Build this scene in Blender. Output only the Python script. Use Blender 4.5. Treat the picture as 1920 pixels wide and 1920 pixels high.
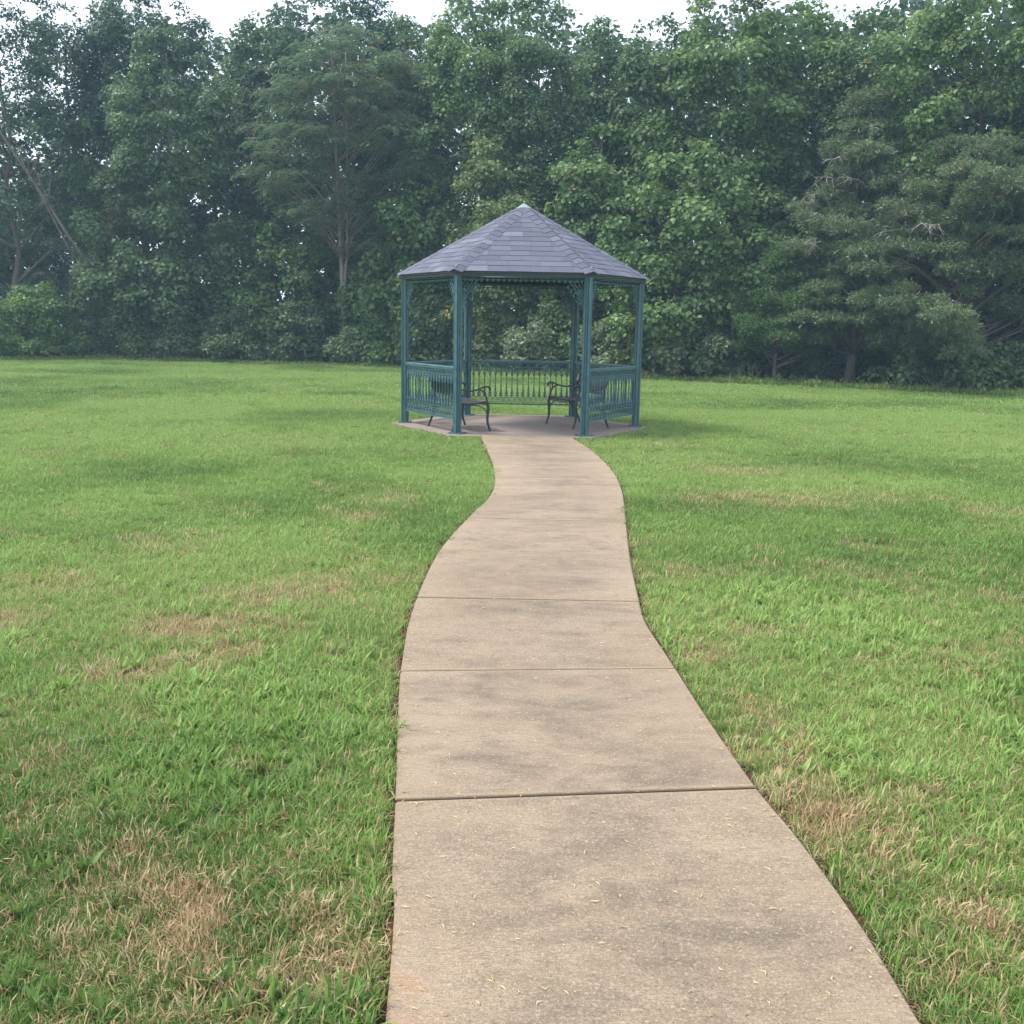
import bpy, math, random
import numpy as np
from mathutils import Vector, Matrix

for o in list(bpy.data.objects):
    bpy.data.objects.remove(o)
rng = np.random.default_rng(11)
random.seed(5)
R = math.radians
scene = bpy.context.scene
col = scene.collection

# ------------------------------------------------------------------ camera
F = 1950.0            # focal length in pixels of the 1920 px photograph
PITCH = math.atan((960 - 608) / F)
ROLL = R(1.0)
CAM = np.array([0.0, 0.0, 1.6])
fw = np.array([0, math.cos(PITCH), -math.sin(PITCH)])
r0 = np.array([1.0, 0, 0])
u0 = np.array([0, math.sin(PITCH), math.cos(PITCH)])
rt = r0 * math.cos(ROLL) + u0 * math.sin(ROLL)
up = u0 * math.cos(ROLL) - r0 * math.sin(ROLL)
cam_d = bpy.data.cameras.new('camera')
cam = bpy.data.objects.new('camera', cam_d)
col.objects.link(cam)
cam.matrix_world = Matrix(((rt[0], up[0], -fw[0], CAM[0]), (rt[1], up[1], -fw[1], CAM[1]),
                           (rt[2], up[2], -fw[2], CAM[2]), (0, 0, 0, 1)))
cam_d.sensor_fit = 'HORIZONTAL'
cam_d.angle = 2 * math.atan(960 / F)
cam_d.clip_start = 0.05
cam_d.clip_end = 2000
scene.camera = cam

# ------------------------------------------------------------------ sky, sun, exposure
SUN_AZ, SUN_EL = R(-88), R(58)          # azimuth from +Y towards +X
world = bpy.data.worlds.new('World')
scene.world = world
world.use_nodes = True
wn = world.node_tree.nodes
wl = world.node_tree.links
wn.clear()
w_out = wn.new('ShaderNodeOutputWorld')
w_bg = wn.new('ShaderNodeBackground')
w_sky = wn.new('ShaderNodeTexSky')
w_sky.sky_type = 'NISHITA'
w_sky.sun_disc = False
w_sky.sun_elevation = SUN_EL
w_sky.sun_rotation = SUN_AZ
w_sky.dust_density = 3.0
w_mix = wn.new('ShaderNodeMix')
w_mix.data_type = 'RGBA'
w_tc = wn.new('ShaderNodeTexCoord')
w_no = wn.new('ShaderNodeTexNoise')
w_no.inputs['Scale'].default_value = 3.0
w_no.inputs['Detail'].default_value = 6.0
w_rp = wn.new('ShaderNodeMapRange')
w_rp.inputs[1].default_value = 0.3
w_rp.inputs[2].default_value = 0.7
w_rp.inputs[3].default_value = 0.62
w_rp.inputs[4].default_value = 0.9
wl.new(w_tc.outputs['Generated'], w_no.inputs['Vector'])
wl.new(w_no.outputs['Fac'], w_rp.inputs[0])
wl.new(w_rp.outputs[0], w_mix.inputs[0])
wl.new(w_sky.outputs[0], w_mix.inputs[6])
w_mix.inputs[7].default_value = (5.4, 5.7, 6.5, 1)
wl.new(w_mix.outputs[2], w_bg.inputs[0])
w_bg.inputs[1].default_value = 0.10
wl.new(w_bg.outputs[0], w_out.inputs[0])

sun_d = bpy.data.lights.new('sun', 'SUN')
sun_d.energy = 1.5
sun_d.angle = R(14)
sun_d.color = (1.0, 0.95, 0.86)
sun = bpy.data.objects.new('sun', sun_d)
col.objects.link(sun)
sdir = Vector((math.sin(SUN_AZ) * math.cos(SUN_EL), math.cos(SUN_AZ) * math.cos(SUN_EL), math.sin(SUN_EL)))
sun.rotation_euler = sdir.to_track_quat('Z', 'Y').to_euler()
sun.location = (0, 0, 30)

vs = scene.view_settings
vs.view_transform = 'Standard'
vs.look = 'None'
vs.gamma = 1.0
vs.use_curve_mapping = False
vs.exposure = 1.74
scene.cycles.max_bounces = 8
scene.cycles.transmission_bounces = 4
scene.cycles.volume_bounces = 1
scene.cycles.use_denoising = True


# ------------------------------------------------------------------ measuring helpers
def ray(px, py):
    return fw + (px - 960) / F * rt - (py - 960) / F * up


def ground(px, py, z=0.0):
    d = ray(px, py)
    t = (z - CAM[2]) / d[2]
    return CAM + t * d


def at_depth(px, py, y):
    d = ray(px, py)
    return CAM + d * (y / d[1])


# ------------------------------------------------------------------ object helpers
def tag(o, label=None, cat=None, group=None, kind=None):
    if label: o['label'] = label
    if cat: o['category'] = cat
    if group: o['group'] = group
    if kind: o['kind'] = kind
    return o


def empty(name, loc=(0, 0, 0), rz=0.0):
    o = bpy.data.objects.new(name, None)
    o.empty_display_size = 0.2
    o.location = loc
    o.rotation_euler = (0, 0, rz)
    col.objects.link(o)
    return o


def place(name, me, parent=None, loc=(0, 0, 0), rz=0.0):
    o = bpy.data.objects.new(name, me)
    o.location = loc
    o.rotation_euler = (0, 0, rz)
    o.parent = parent
    col.objects.link(o)
    return o


def fast_mesh(name, V, F4, mat=None, attrs=None, smooth=False):
    """V (n,3); F4 list of (m,k) int arrays"""
    me = bpy.data.meshes.new(name)
    if not isinstance(F4, (list, tuple)):
        F4 = [F4]
    V = np.asarray(V, dtype=np.float32)
    me.vertices.add(len(V))
    me.vertices.foreach_set('co', V.ravel())
    loops = np.concatenate([f.ravel() for f in F4]).astype(np.int32)
    tot = np.concatenate([np.full(len(f), f.shape[1]) for f in F4]).astype(np.int32)
    st = np.concatenate([[0], np.cumsum(tot)[:-1]]).astype(np.int32)
    me.loops.add(len(loops))
    me.loops.foreach_set('vertex_index', loops)
    me.polygons.add(len(tot))
    me.polygons.foreach_set('loop_start', st)
    me.polygons.foreach_set('loop_total', tot)
    if smooth:
        me.polygons.foreach_set('use_smooth', np.ones(len(tot), dtype=bool))
    me.update(calc_edges=True)
    if mat: me.materials.append(mat)
    for k, v in (attrs or {}).items():
        a = me.attributes.new(k, 'FLOAT', 'POINT')
        a.data.foreach_set('value', np.asarray(v, dtype=np.float32))
    return me


class MB:
    def __init__(s):
        s.v = []
        s.f = []

    def add(s, vs, fs):
        b = len(s.v)
        s.v += [tuple(map(float, p)) for p in vs]
        s.f += [tuple(i + b for i in f) for f in fs]

    def box(s, x0, x1, y0, y1, z0, z1):
        s.add([(x0, y0, z0), (x1, y0, z0), (x1, y1, z0), (x0, y1, z0), (x0, y0, z1), (x1, y0, z1), (x1, y1, z1), (x0, y1, z1)],
              [(0, 3, 2, 1), (4, 5, 6, 7), (0, 1, 5, 4), (1, 2, 6, 5), (2, 3, 7, 6), (3, 0, 4, 7)])

    def bar(s, a, b, w, h, upv=(0, 0, 1)):
        a = Vector(a); b = Vector(b)
        d = (b - a).normalized()
        x = d.cross(Vector(upv))
        if x.length < 1e-5: x = d.cross(Vector((1, 0, 0)))
        x.normalize()
        z = x.cross(d)
        p = []
        for c in (a, b):
            for sx, sz in ((-1, -1), (1, -1), (1, 1), (-1, 1)):
                p.append(c + x * (sx * w / 2) + z * (sz * h / 2))
        s.add(p, [(0, 3, 2, 1), (4, 5, 6, 7), (0, 1, 5, 4), (1, 2, 6, 5), (2, 3, 7, 6), (3, 0, 4, 7)])

    def tube(s, pts, rad, n=6):
        pts = [Vector(p) for p in pts]
        if not hasattr(rad, '__len__'): rad = [rad] * len(pts)
        ref = Vector((0.13, 0.31, 0.94))
        V = []
        for i, p in enumerate(pts):
            d = (pts[min(i + 1, len(pts) - 1)] - pts[max(i - 1, 0)]).normalized()
            x = d.cross(ref)
            if x.length < 0.05: x = d.cross(Vector((1, 0, 0)))
            x.normalize()
            y = d.cross(x)
            for k in range(n):
                a = 2 * math.pi * k / n
                V.append(p + (x * math.cos(a) + y * math.sin(a)) * rad[i])
        fs = []
        for i in range(len(pts) - 1):
            for k in range(n):
                k2 = (k + 1) % n
                fs.append((i * n + k, i * n + k2, (i + 1) * n + k2, (i + 1) * n + k))
        fs.append(tuple(range(n))[::-1])
        fs.append(tuple((len(pts) - 1) * n + k for k in range(n)))
        s.add(V, fs)

    def lathe(s, prof, n=8, c=(0, 0), ph=0.0):
        V = []
        for r, z in prof:
            for k in range(n):
                a = 2 * math.pi * k / n + ph
                V.append((c[0] + r * math.cos(a), c[1] + r * math.sin(a), z))
        fs = []
        for i in range(len(prof) - 1):
            for k in range(n):
                k2 = (k + 1) % n
                fs.append((i * n + k, i * n + k2, (i + 1) * n + k2, (i + 1) * n + k))
        fs.append(tuple(range(n))[::-1])
        fs.append(tuple((len(prof) - 1) * n + k for k in range(n)))
        s.add(V, fs)

    def prism(s, poly, z0, z1):
        n = len(poly)
        s.add([(x, y, z0) for x, y in poly] + [(x, y, z1) for x, y in poly],
              [tuple(range(n))[::-1], tuple(range(n, 2 * n))] + [(i, (i + 1) % n, n + (i + 1) % n, n + i) for i in range(n)])

    def mesh(s, name, mat=None, smooth=False):
        me = bpy.data.meshes.new(name)
        me.from_pydata(s.v, [], s.f)
        if smooth:
            me.polygons.foreach_set('use_smooth', np.ones(len(me.polygons), dtype=bool))
        me.update()
        if mat: me.materials.append(mat)
        return me

    def build(s, name, mat=None, parent=None, smooth=False, loc=(0, 0, 0), rz=0.0):
        return place(name, s.mesh(name, mat, smooth), parent, loc, rz)


def spline(pts, n=6):
    """Catmull-Rom through points"""
    P = [Vector(p) for p in pts]
    P = [P[0] * 2 - P[1]] + P + [P[-1] * 2 - P[-2]]
    out = []
    for i in range(1, len(P) - 2):
        for k in range(n):
            t = k / n
            a, b, c, d = P[i - 1], P[i], P[i + 1], P[i + 2]
            out.append(0.5 * ((2 * b) + (c - a) * t + (2 * a - 5 * b + 4 * c - d) * t * t + (3 * b - a - 3 * c + d) * t ** 3))
    out.append(P[-2])
    return out


def vnoise(x, y, sc, seed=0):
    x = np.asarray(x) * sc; y = np.asarray(y) * sc
    xi = np.floor(x).astype(np.int64); yi = np.floor(y).astype(np.int64)
    fx = x - xi; fy = y - yi
    fx = fx * fx * (3 - 2 * fx); fy = fy * fy * (3 - 2 * fy)

    def h(a, b):
        n = (a * 374761393 + b * 668265263 + seed * 974634541) & 0xffffffff
        n = ((n ^ (n >> 13)) * 1274126177) & 0xffffffff
        return ((n ^ (n >> 16)) & 0xffff) / 65535.0
    return (h(xi, yi) * (1 - fx) + h(xi + 1, yi) * fx) * (1 - fy) + (h(xi, yi + 1) * (1 - fx) + h(xi + 1, yi + 1) * fx) * fy


def fbm(x, y, sc, seed=0):
    return (vnoise(x, y, sc, seed) * 0.5 + vnoise(x, y, sc * 2.1, seed + 1) * 0.3 + vnoise(x, y, sc * 4.3, seed + 2) * 0.2)


# ------------------------------------------------------------------ materials
class NT:
    def __init__(s, name):
        s.m = bpy.data.materials.new(name)
        s.m.use_nodes = True
        s.t = s.m.node_tree
        s.t.nodes.clear()
        s.out = s.t.nodes.new('ShaderNodeOutputMaterial')

    def n(s, typ, **kw):
        nd = s.t.nodes.new('ShaderNode' + typ)
        for k, v in kw.items():
            if hasattr(nd, k): setattr(nd, k, v)
        return nd

    def l(s, a, b):
        s.t.links.new(a, b)

    def noise(s, vec, scale, detail=4, rough=0.55, dist=0.0):
        nd = s.n('TexNoise')
        nd.inputs['Scale'].default_value = scale
        nd.inputs['Detail'].default_value = detail
        nd.inputs['Roughness'].default_value = rough
        nd.inputs['Distortion'].default_value = dist
        if vec is not None: s.l(vec, nd.inputs['Vector'])
        return nd.outputs['Fac']

    def mapping(s, vec, scale=(1, 1, 1), rot=(0, 0, 0), loc=(0, 0, 0)):
        nd = s.n('Mapping')
        nd.inputs['Scale'].default_value = scale
        nd.inputs['Rotation'].default_value = rot
        nd.inputs['Location'].default_value = loc
        s.l(vec, nd.inputs['Vector'])
        return nd.outputs[0]

    def ramp(s, fac, stops):
        nd = s.n('ValToRGB')
        el = nd.color_ramp.elements
        while len(el) < len(stops): el.new(0.5)
        for e, (p, c) in zip(el, stops):
            e.position = p
            e.color = (*c, 1) if len(c) == 3 else c
        s.l(fac, nd.inputs[0])
        return nd.outputs[0]

    def rng(s, fac, a, b, c=0.0, d=1.0):
        nd = s.n('MapRange')
        for i, v in zip((1, 2, 3, 4), (a, b, c, d)): nd.inputs[i].default_value = v
        s.l(fac, nd.inputs[0])
        return nd.outputs[0]

    def mix(s, fac, a, b, mode='MIX'):
        nd = s.n('Mix', data_type='RGBA', blend_type=mode)
        for i, v in ((0, fac), (6, a), (7, b)):
            if isinstance(v, (int, float)): nd.inputs[i].default_value = v
            elif isinstance(v, tuple): nd.inputs[i].default_value = (*v, 1)
            else: s.l(v, nd.inputs[i])
        return nd.outputs[2]

    def math(s, op, a, b=0.0, c=None):
        nd = s.n('Math', operation=op)
        for i, v in enumerate((a, b) if c is None else (a, b, c)):
            if isinstance(v, (int, float)): nd.inputs[i].default_value = v
            else: s.l(v, nd.inputs[i])
        return nd.outputs[0]

    def attr(s, name, typ='GEOMETRY'):
        nd = s.n('Attribute', attribute_name=name, attribute_type=typ)
        return nd.outputs['Fac']

    def bump(s, h, strength=0.3, dist=0.01):
        nd = s.n('Bump')
        nd.inputs['Strength'].default_value = strength
        nd.inputs['Distance'].default_value = dist
        s.l(h, nd.inputs['Height'])
        return nd.outputs[0]

    def principled(s, color, rough=0.6, metal=0.0, normal=None, spec=0.5):
        nd = s.n('BsdfPrincipled')
        if isinstance(color, tuple): nd.inputs['Base Color'].default_value = (*color, 1)
        else: s.l(color, nd.inputs['Base Color'])
        if isinstance(rough, (int, float)): nd.inputs['Roughness'].default_value = rough
        else: s.l(rough, nd.inputs['Roughness'])
        nd.inputs['Metallic'].default_value = metal
        nd.inputs['Specular IOR Level'].default_value = spec
        if normal is not None: s.l(normal, nd.inputs['Normal'])
        return nd.outputs[0]

    def done(s, sh):
        s.l(sh, s.out.inputs['Surface'])
        return s.m


def leaf_mat(name, c_dark, c_mid, c_light, c_odd=None, odd=0.03, trans=0.40, rough=0.46, spec=0.35):
    t = NT(name)
    rnd = t.attr('rnd')
    tint = t.attr('tint')
    fac = t.math('ADD', t.math('MULTIPLY', rnd, 0.5), t.math('MULTIPLY', tint, 0.5))
    c = t.ramp(fac, [(0.15, c_dark), (0.5, c_mid), (0.88, c_light)])
    if c_odd:
        o = t.math('LESS_THAN', t.attr('odd'), odd)
        c = t.mix(o, c, c_odd)
    p = t.principled(c, rough, spec=spec)
    tr = t.n('BsdfTranslucent')
    hs = t.n('HueSaturation')
    hs.inputs['Hue'].default_value = 0.485
    hs.inputs['Saturation'].default_value = 1.15
    hs.inputs['Value'].default_value = 1.25
    t.l(c, hs.inputs['Color'])
    t.l(hs.outputs[0], tr.inputs['Color'])
    ms = t.n('MixShader')
    ms.inputs[0].default_value = trans
    t.l(p, ms.inputs[1])
    t.l(tr.outputs[0], ms.inputs[2])
    return t.done(ms.outputs[0])


M = {}
M['leaf_poplar'] = leaf_mat('leaf_poplar', (.052, .104, .032), (.102, .182, .056), (.175, .270, .096), (.34, .27, .10), .004)
M['leaf_blue'] = leaf_mat('leaf_blue', (.044, .090, .036), (.082, .146, .056), (.142, .218, .094), (.28, .25, .10), .004)
M['leaf_oak'] = leaf_mat('leaf_oak', (.030, .066, .034), (.052, .102, .050), (.088, .150, .078), None)
M['leaf_warm'] = leaf_mat('leaf_warm', (.068, .110, .038), (.120, .182, .062), (.195, .262, .100), (.32, .26, .10), .02)
M['leaf_vine'] = leaf_mat('leaf_vine', (.060, .120, .034), (.108, .195, .056), (.175, .280, .085), None)
M['leaf_tan'] = leaf_mat('leaf_tan', (.105, .122, .052), (.170, .175, .078), (.26, .25, .13), (.36, .28, .16), .10)
M['leaf_locust'] = leaf_mat('leaf_locust', (.072, .125, .072), (.110, .172, .098), (.165, .228, .138), (.34, .23, .13), .035)
M['leaf_shrub'] = leaf_mat('leaf_shrub', (.055, .100, .040), (.096, .158, .064), (.165, .235, .105), (.32, .27, .13), .015)
M['leaf_pale'] = leaf_mat('leaf_pale', (.088, .130, .064), (.150, .210, .102), (.245, .310, .175), None)
M['needle_pine'] = leaf_mat('needle_pine', (.066, .108, .052), (.110, .166, .076), (.170, .235, .110), (.24, .20, .12), .03, trans=0.25)
M['needle_cedar'] = leaf_mat('needle_cedar', (.050, .108, .034), (.086, .168, .050), (.140, .235, .078), (.22, .18, .09), .015, trans=0.25)
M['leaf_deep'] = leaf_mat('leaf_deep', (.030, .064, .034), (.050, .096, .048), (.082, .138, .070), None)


def bark_mat(name, a, b):
    t = NT(name)
    tc = t.n('TexCoord').outputs['Object']
    v = t.mapping(tc, (9, 9, 1.6))
    n1 = t.noise(v, 3.0, 6, 0.65)
    c = t.ramp(n1, [(0.3, a), (0.7, b)])
    return t.done(t.principled(c, 0.9, normal=t.bump(n1, 0.7, 0.03), spec=0.2))


M['bark'] = bark_mat('bark', (.07, .058, .048), (.17, .145, .125))
M['bark_mid'] = bark_mat('bark_mid', (.10, .08, .068), (.23, .19, .165))
M['bark_pale'] = bark_mat('bark_pale', (.15, .12, .10), (.32, .265, .225))
M['bark_dead'] = bark_mat('bark_dead', (.25, .22, .20), (.46, .42, .39))


def paint_mat(name, base, rough=0.42, chip=(.5, .52, .5)):
    t = NT(name)
    g = t.n('NewGeometry').outputs['Position']
    n1 = t.noise(g, 9, 5, 0.6)
    n2 = t.noise(g, 45, 3, 0.6)
    c = t.mix(t.rng(n1, 0.35, 0.75), tuple(x * 0.82 for x in base), tuple(min(1, x * 1.22 + .006) for x in base))
    c = t.mix(t.math('GREATER_THAN', n2, 0.735), c, chip)
    return t.done(t.principled(c, t.rng(n1, 0.3, 0.7, rough - 0.07, rough + 0.12), normal=t.bump(n2, 0.08, 0.004)))


M['teal_paint'] = paint_mat('teal_paint', (.042, .116, .126), 0.36)
M['fascia_paint'] = paint_mat('fascia_paint', (.030, .045, .048), 0.5)
M['bench_paint'] = paint_mat('bench_paint', (.022, .024, .028), 0.38, (.10, .09, .08))
M['bench_seat'] = paint_mat('bench_seat', (.055, .052, .060), 0.42, (.14, .12, .11))
t = NT('cap_metal')
M['cap_metal'] = t.done(t.principled((.22, .29, .29), 0.4, metal=0.4))

# shingles: a grey tone of its own for each piece
t = NT('shingle')
oi = t.n('ObjectInfo').outputs['Random']
g = t.n('TexCoord').outputs['Object']
grit = t.noise(g, 260, 2, 0.7)
blot = t.noise(g, 7, 4, 0.6)
c = t.ramp(oi, [(0.0, (.052, .057, .084)), (0.45, (.070, .077, .112)), (0.80, (.084, .092, .132)), (0.97, (.125, .138, .180))])
c = t.mix(t.rng(blot, 0.35, 0.7, 0.0, 0.35), c, (.062, .064, .084))
c = t.mix(t.rng(grit, 0.35, 0.7, 0.0, 0.45), c, (.125, .132, .165))
M['shingle'] = t.done(t.principled(c, 0.82, normal=t.bump(grit, 0.4, 0.003), spec=0.35))
t = NT('roof_deck')
M['roof_deck'] = t.done(t.principled((.055, .050, .052), 0.85))

# concrete
def concrete(name, tan, pale, dark, stain=0.75):
    t = NT(name)
    g = t.n('NewGeometry').outputs['Position']
    big = t.noise(g, 0.9, 5, 0.6, 0.6)
    mid = t.noise(t.mapping(g, (1.0, 1.7, 1), loc=(3.3, 1.7, 0)), 1.6, 8, 0.72, 0.5)
    blot = t.noise(t.mapping(g, (1.0, 1.5, 1), loc=(1.3, 8.7, 0)), 7.0, 6, 0.7, 0.3)
    broom = t.noise(t.mapping(g, (18, 170, 40), rot=(0, 0, .05)), 1.0, 4, 0.8)
    grain = t.noise(g, 210, 4, 0.8)
    speck = t.noise(g, 85, 3, 0.7)
    c = t.mix(t.rng(big, 0.35, 0.68), tan, pale)
    st = t.math('ADD', t.math('MULTIPLY', mid, 0.65), t.math('MULTIPLY', blot, 0.35))
    streak = t.noise(t.mapping(g, (1.1, 5.0, 1), rot=(0, 0, .35), loc=(5.0, 0, 0)), 1.7, 7, 0.72, 0.7)
    st = t.math('ADD', st, t.math('MULTIPLY', t.math('SUBTRACT', streak, .5), .34))
    st = t.math('ADD', st, t.math('MULTIPLY', t.attr('mid'), 0.085))
    st = t.math('ADD', st, t.math('MULTIPLY', t.math('SUBTRACT', grain, .5), .55))
    st = t.math('ADD', st, t.math('MULTIPLY', t.math('SUBTRACT', speck, .5), -.25))
    c = t.mix(t.rng(st, 0.485, 0.73, 0.0, stain), c, dark)
    oi = t.n('ObjectInfo').outputs['Random']
    c = t.mix(t.rng(oi, 0.0, 1.0, 0.0, 0.22), c, tuple(x * 0.55 for x in tan))
    c = t.mix(t.rng(broom, 0.44, 0.64, 0.0, 0.50), c, tuple(x * 0.40 for x in tan))
    c = t.mix(t.rng(grain, 0.48, 0.62, 0.0, 0.62), c, tuple(x * 0.34 for x in tan))
    # the hand-tooled margin of each slab is smoother and yellower
    rim = t.math('MULTIPLY', t.rng(t.attr('rim'), 0.3, 1.0), t.rng(mid, 0.42, 0.58, 0.0, 0.55))
    c = t.mix(rim, c, tuple(a_ * b_ for a_, b_ in zip(pale, (1.02, .96, .80))))
    c = t.mix(t.rng(speck, 0.57, 0.72, 0.0, 0.55), c, tuple(min(1, x * 1.35) for x in pale))
    # rust-red clay smears washed on to the slab, mostly at the near left corner
    clay = t.math('ADD', t.noise(t.mapping(g, (1.6, 1.6, 1), loc=(7.0, 2.0, 0)), 4.6, 8, 0.75), t.math('MULTIPLY', t.math('SUBTRACT', grain, .5), .5))
    sx = t.n('SeparateXYZ'); t.l(g, sx.inputs[0])
    near = t.rng(sx.outputs[1], 2.25, 2.75, 1.0, 0.0)
    left = t.rng(sx.outputs[0], -0.30, 0.02, 1.0, 0.0)
    cm = t.math('MULTIPLY', t.math('MULTIPLY', near, left), t.rng(clay, 0.48, 0.68))
    cm = t.math('MAXIMUM', cm, t.rng(clay, 0.69, 0.78, 0.0, 0.5))
    c = t.mix(t.math('MULTIPLY', cm, 0.62), c, (.30, .155, .075))
    # dirt in the joints, with the groove's dark shade line painted into its colour
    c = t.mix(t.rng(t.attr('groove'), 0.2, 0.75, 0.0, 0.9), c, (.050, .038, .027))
    h = t.math('ADD', t.math('MULTIPLY', broom, 0.7), t.math('MULTIPLY', grain, 0.5))
    return t.done(t.principled(c, 0.92, normal=t.bump(h, 0.5, 0.004), spec=0.25))


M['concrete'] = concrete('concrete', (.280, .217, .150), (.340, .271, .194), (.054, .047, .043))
M['concrete_pad'] = concrete('concrete_pad', (.262, .216, .184), (.320, .270, .232), (.120, .100, .088), 0.55)

t = NT('soil')
g = t.n('NewGeometry').outputs['Position']
n1 = t.noise(g, 28, 6, 0.7)
M['soil'] = t.done(t.principled(t.ramp(n1, [(0.3, (.030, .018, .012)), (0.7, (.11, .058, .036))]), 0.95, normal=t.bump(n1, 0.9, 0.02), spec=0.1))

t = NT('lawn_ground')
g = t.n('NewGeometry').outputs['Position']
n1 = t.noise(g, 16, 6, 0.7)
n2 = t.noise(g, 0.7, 5, 0.6)
n3 = t.noise(g, 90, 3, 0.7)
c = t.ramp(n1, [(0.3, (.050, .075, .018)), (0.55, (.085, .12, .032)), (0.75, (.16, .14, .06))])
c = t.mix(t.rng(n2, 0.4, 0.62, 0.0, 0.5), c, (.11, .16, .045))
c = t.mix(t.rng(n3, 0.5, 0.75, 0.0, 0.6), c, (.20, .15, .08))
M['lawn_ground'] = t.done(t.principled(c, 0.95, normal=t.bump(n3, 0.8, 0.02), spec=0.1))

t = NT('litter')
g = t.n('NewGeometry').outputs['Position']
n1 = t.noise(g, 9, 6, 0.7)
M['litter'] = t.done(t.principled(t.ramp(n1, [(0.3, (.028, .022, .014)), (0.7, (.085, .062, .038))]), 0.95, spec=0.1))

# grass blades: tone and dryness are read per tuft
t = NT('grass_blade')
rnd = t.attr('rnd')
tone = t.attr('tone', 'INSTANCER')
dry = t.attr('dry', 'INSTANCER')
f = t.math('ADD', t.math('MULTIPLY', rnd, 0.45), t.math('MULTIPLY', tone, 0.6))
c = t.ramp(f, [(0.1, (.068, .138, .030)), (0.4, (.134, .244, .050)), (0.65, (.204, .330, .076)), (0.95, (.292, .415, .116))])
isdry = t.math('LESS_THAN', t.attr('odd'), dry)
straw = t.ramp(rnd, [(0.0, (.27, .175, .090)), (0.5, (.45, .325, .180)), (1.0, (.60, .48, .29))])
c = t.mix(isdry, c, straw)
p = t.principled(c, 0.5, spec=0.3)
tr = t.n('BsdfTranslucent')
t.l(c, tr.inputs['Color'])
ms = t.n('MixShader'); ms.inputs[0].default_value = 0.38
t.l(p, ms.inputs[1]); t.l(tr.outputs[0], ms.inputs[2])
M['grass_blade'] = t.done(ms.outputs[0])
t = NT('clipping')
oi = t.attr('rnd')
M['clipping'] = t.done(t.principled(t.ramp(oi, [(0.0, (.30, .22, .10)), (0.6, (.50, .40, .20)), (1.0, (.30, .33, .12))]), 0.7, spec=0.2))

# ------------------------------------------------------------------ the ground
LZ = -0.035           # soil level under the turf; path and pad tops are at 0
mb = MB()
mb.add([(-140, -40, LZ), (140, -40, LZ), (140, 150, LZ), (-140, 150, LZ)], [(0, 1, 2, 3)])
tag(mb.build('lawn', M['lawn_ground']), 'wide mown lawn on both sides of the path', kind='structure')

EDGE_PX = [(-700, 672), (-300, 673), (0, 675), (200, 674), (400, 679), (750, 690), (1000, 701), (1240, 712), (1600, 728), (1920, 742), (2300, 758), (2700, 775)]
EDGE = np.array([ground(*p)[:2] for p in EDGE_PX])
EX, EY = EDGE[:, 0], EDGE[:, 1]


def edge_y(x):
    return np.interp(x, EX, EY)


print('tree line', [(round(float(a), 1), round(float(b), 1)) for a, b in EDGE])
mb = MB()
n = len(EDGE)
fz = LZ + 0.006
mb.add([(x, y + 0.25, fz) for x, y in EDGE] + [(x * 1.8, y + 45, fz) for x, y in EDGE], [(i, i + 1, n + i + 1, n + i) for i in range(n - 1)])
tag(mb.build('forest_floor', M['litter']), 'dark leaf litter under the trees', kind='structure')

# ------------------------------------------------------------------ the path
LEFT_PX = [(722, 1920), (735, 1640), (742, 1480), (748, 1300), (753, 1245), (768, 1160), (798, 1080), (832, 1020), (880, 967), (918, 930), (928, 900), (922, 862), (903, 820)]
RIGHT_PX = [(1730, 1920), (1610, 1725), (1500, 1572), (1415, 1470), (1325, 1342), (1260, 1241), (1230, 1196), (1209, 1162), (1197, 1118), (1181, 1040), (1173, 970), (1166, 918), (1147, 880), (1112, 846), (1072, 820)]


def edge_fn(px):
    P = np.array([ground(*p)[:2] for p in px])
    d0 = (P[1] - P[0]) / (P[1, 1] - P[0, 1])
    P = np.vstack([[P[0, 0] - d0[0] * (P[0, 1] + 2.0) * 0.6, -2.0], P])
    S = np.array([tuple(p)[:2] for p in spline([(a, b, 0) for a, b in P], 10)])
    return S[:, 1], S[:, 0]


LY, LX = edge_fn(LEFT_PX)
RY, RX = edge_fn(RIGHT_PX)
xl = lambda y: np.interp(y, LY, LX)
xr = lambda y: np.interp(y, RY, RX)
JOINT_PX = [((742, 1499), (1418, 1475)), ((751, 1257), (1262, 1252)), ((785, 1119), (1200, 1127)), ((830, 1029), (1182, 1040)),
            ((885, 970), (1172, 979)), ((925, 927), (1168, 932)), ((926, 894), (1152, 896)), ((921, 866), (1130, 867)), ((914, 842), (1105, 843))]
JY = [(-1.9, -1.9), (-0.2, -0.2), (0.75, 0.8), (2.02, 2.06)] + [(ground(*a)[1], ground(*b)[1]) for a, b in JOINT_PX]
GC = np.array([0.106, 16.9])
PAD_R = 2.10
PAD_FRONT = GC[1] - PAD_R * math.cos(R(30))
JY.append((PAD_FRONT - 0.004, PAD_FRONT - 0.004))
print('joints', [(round(float(a), 2), round(float(b), 2)) for a, b in JY])


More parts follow.
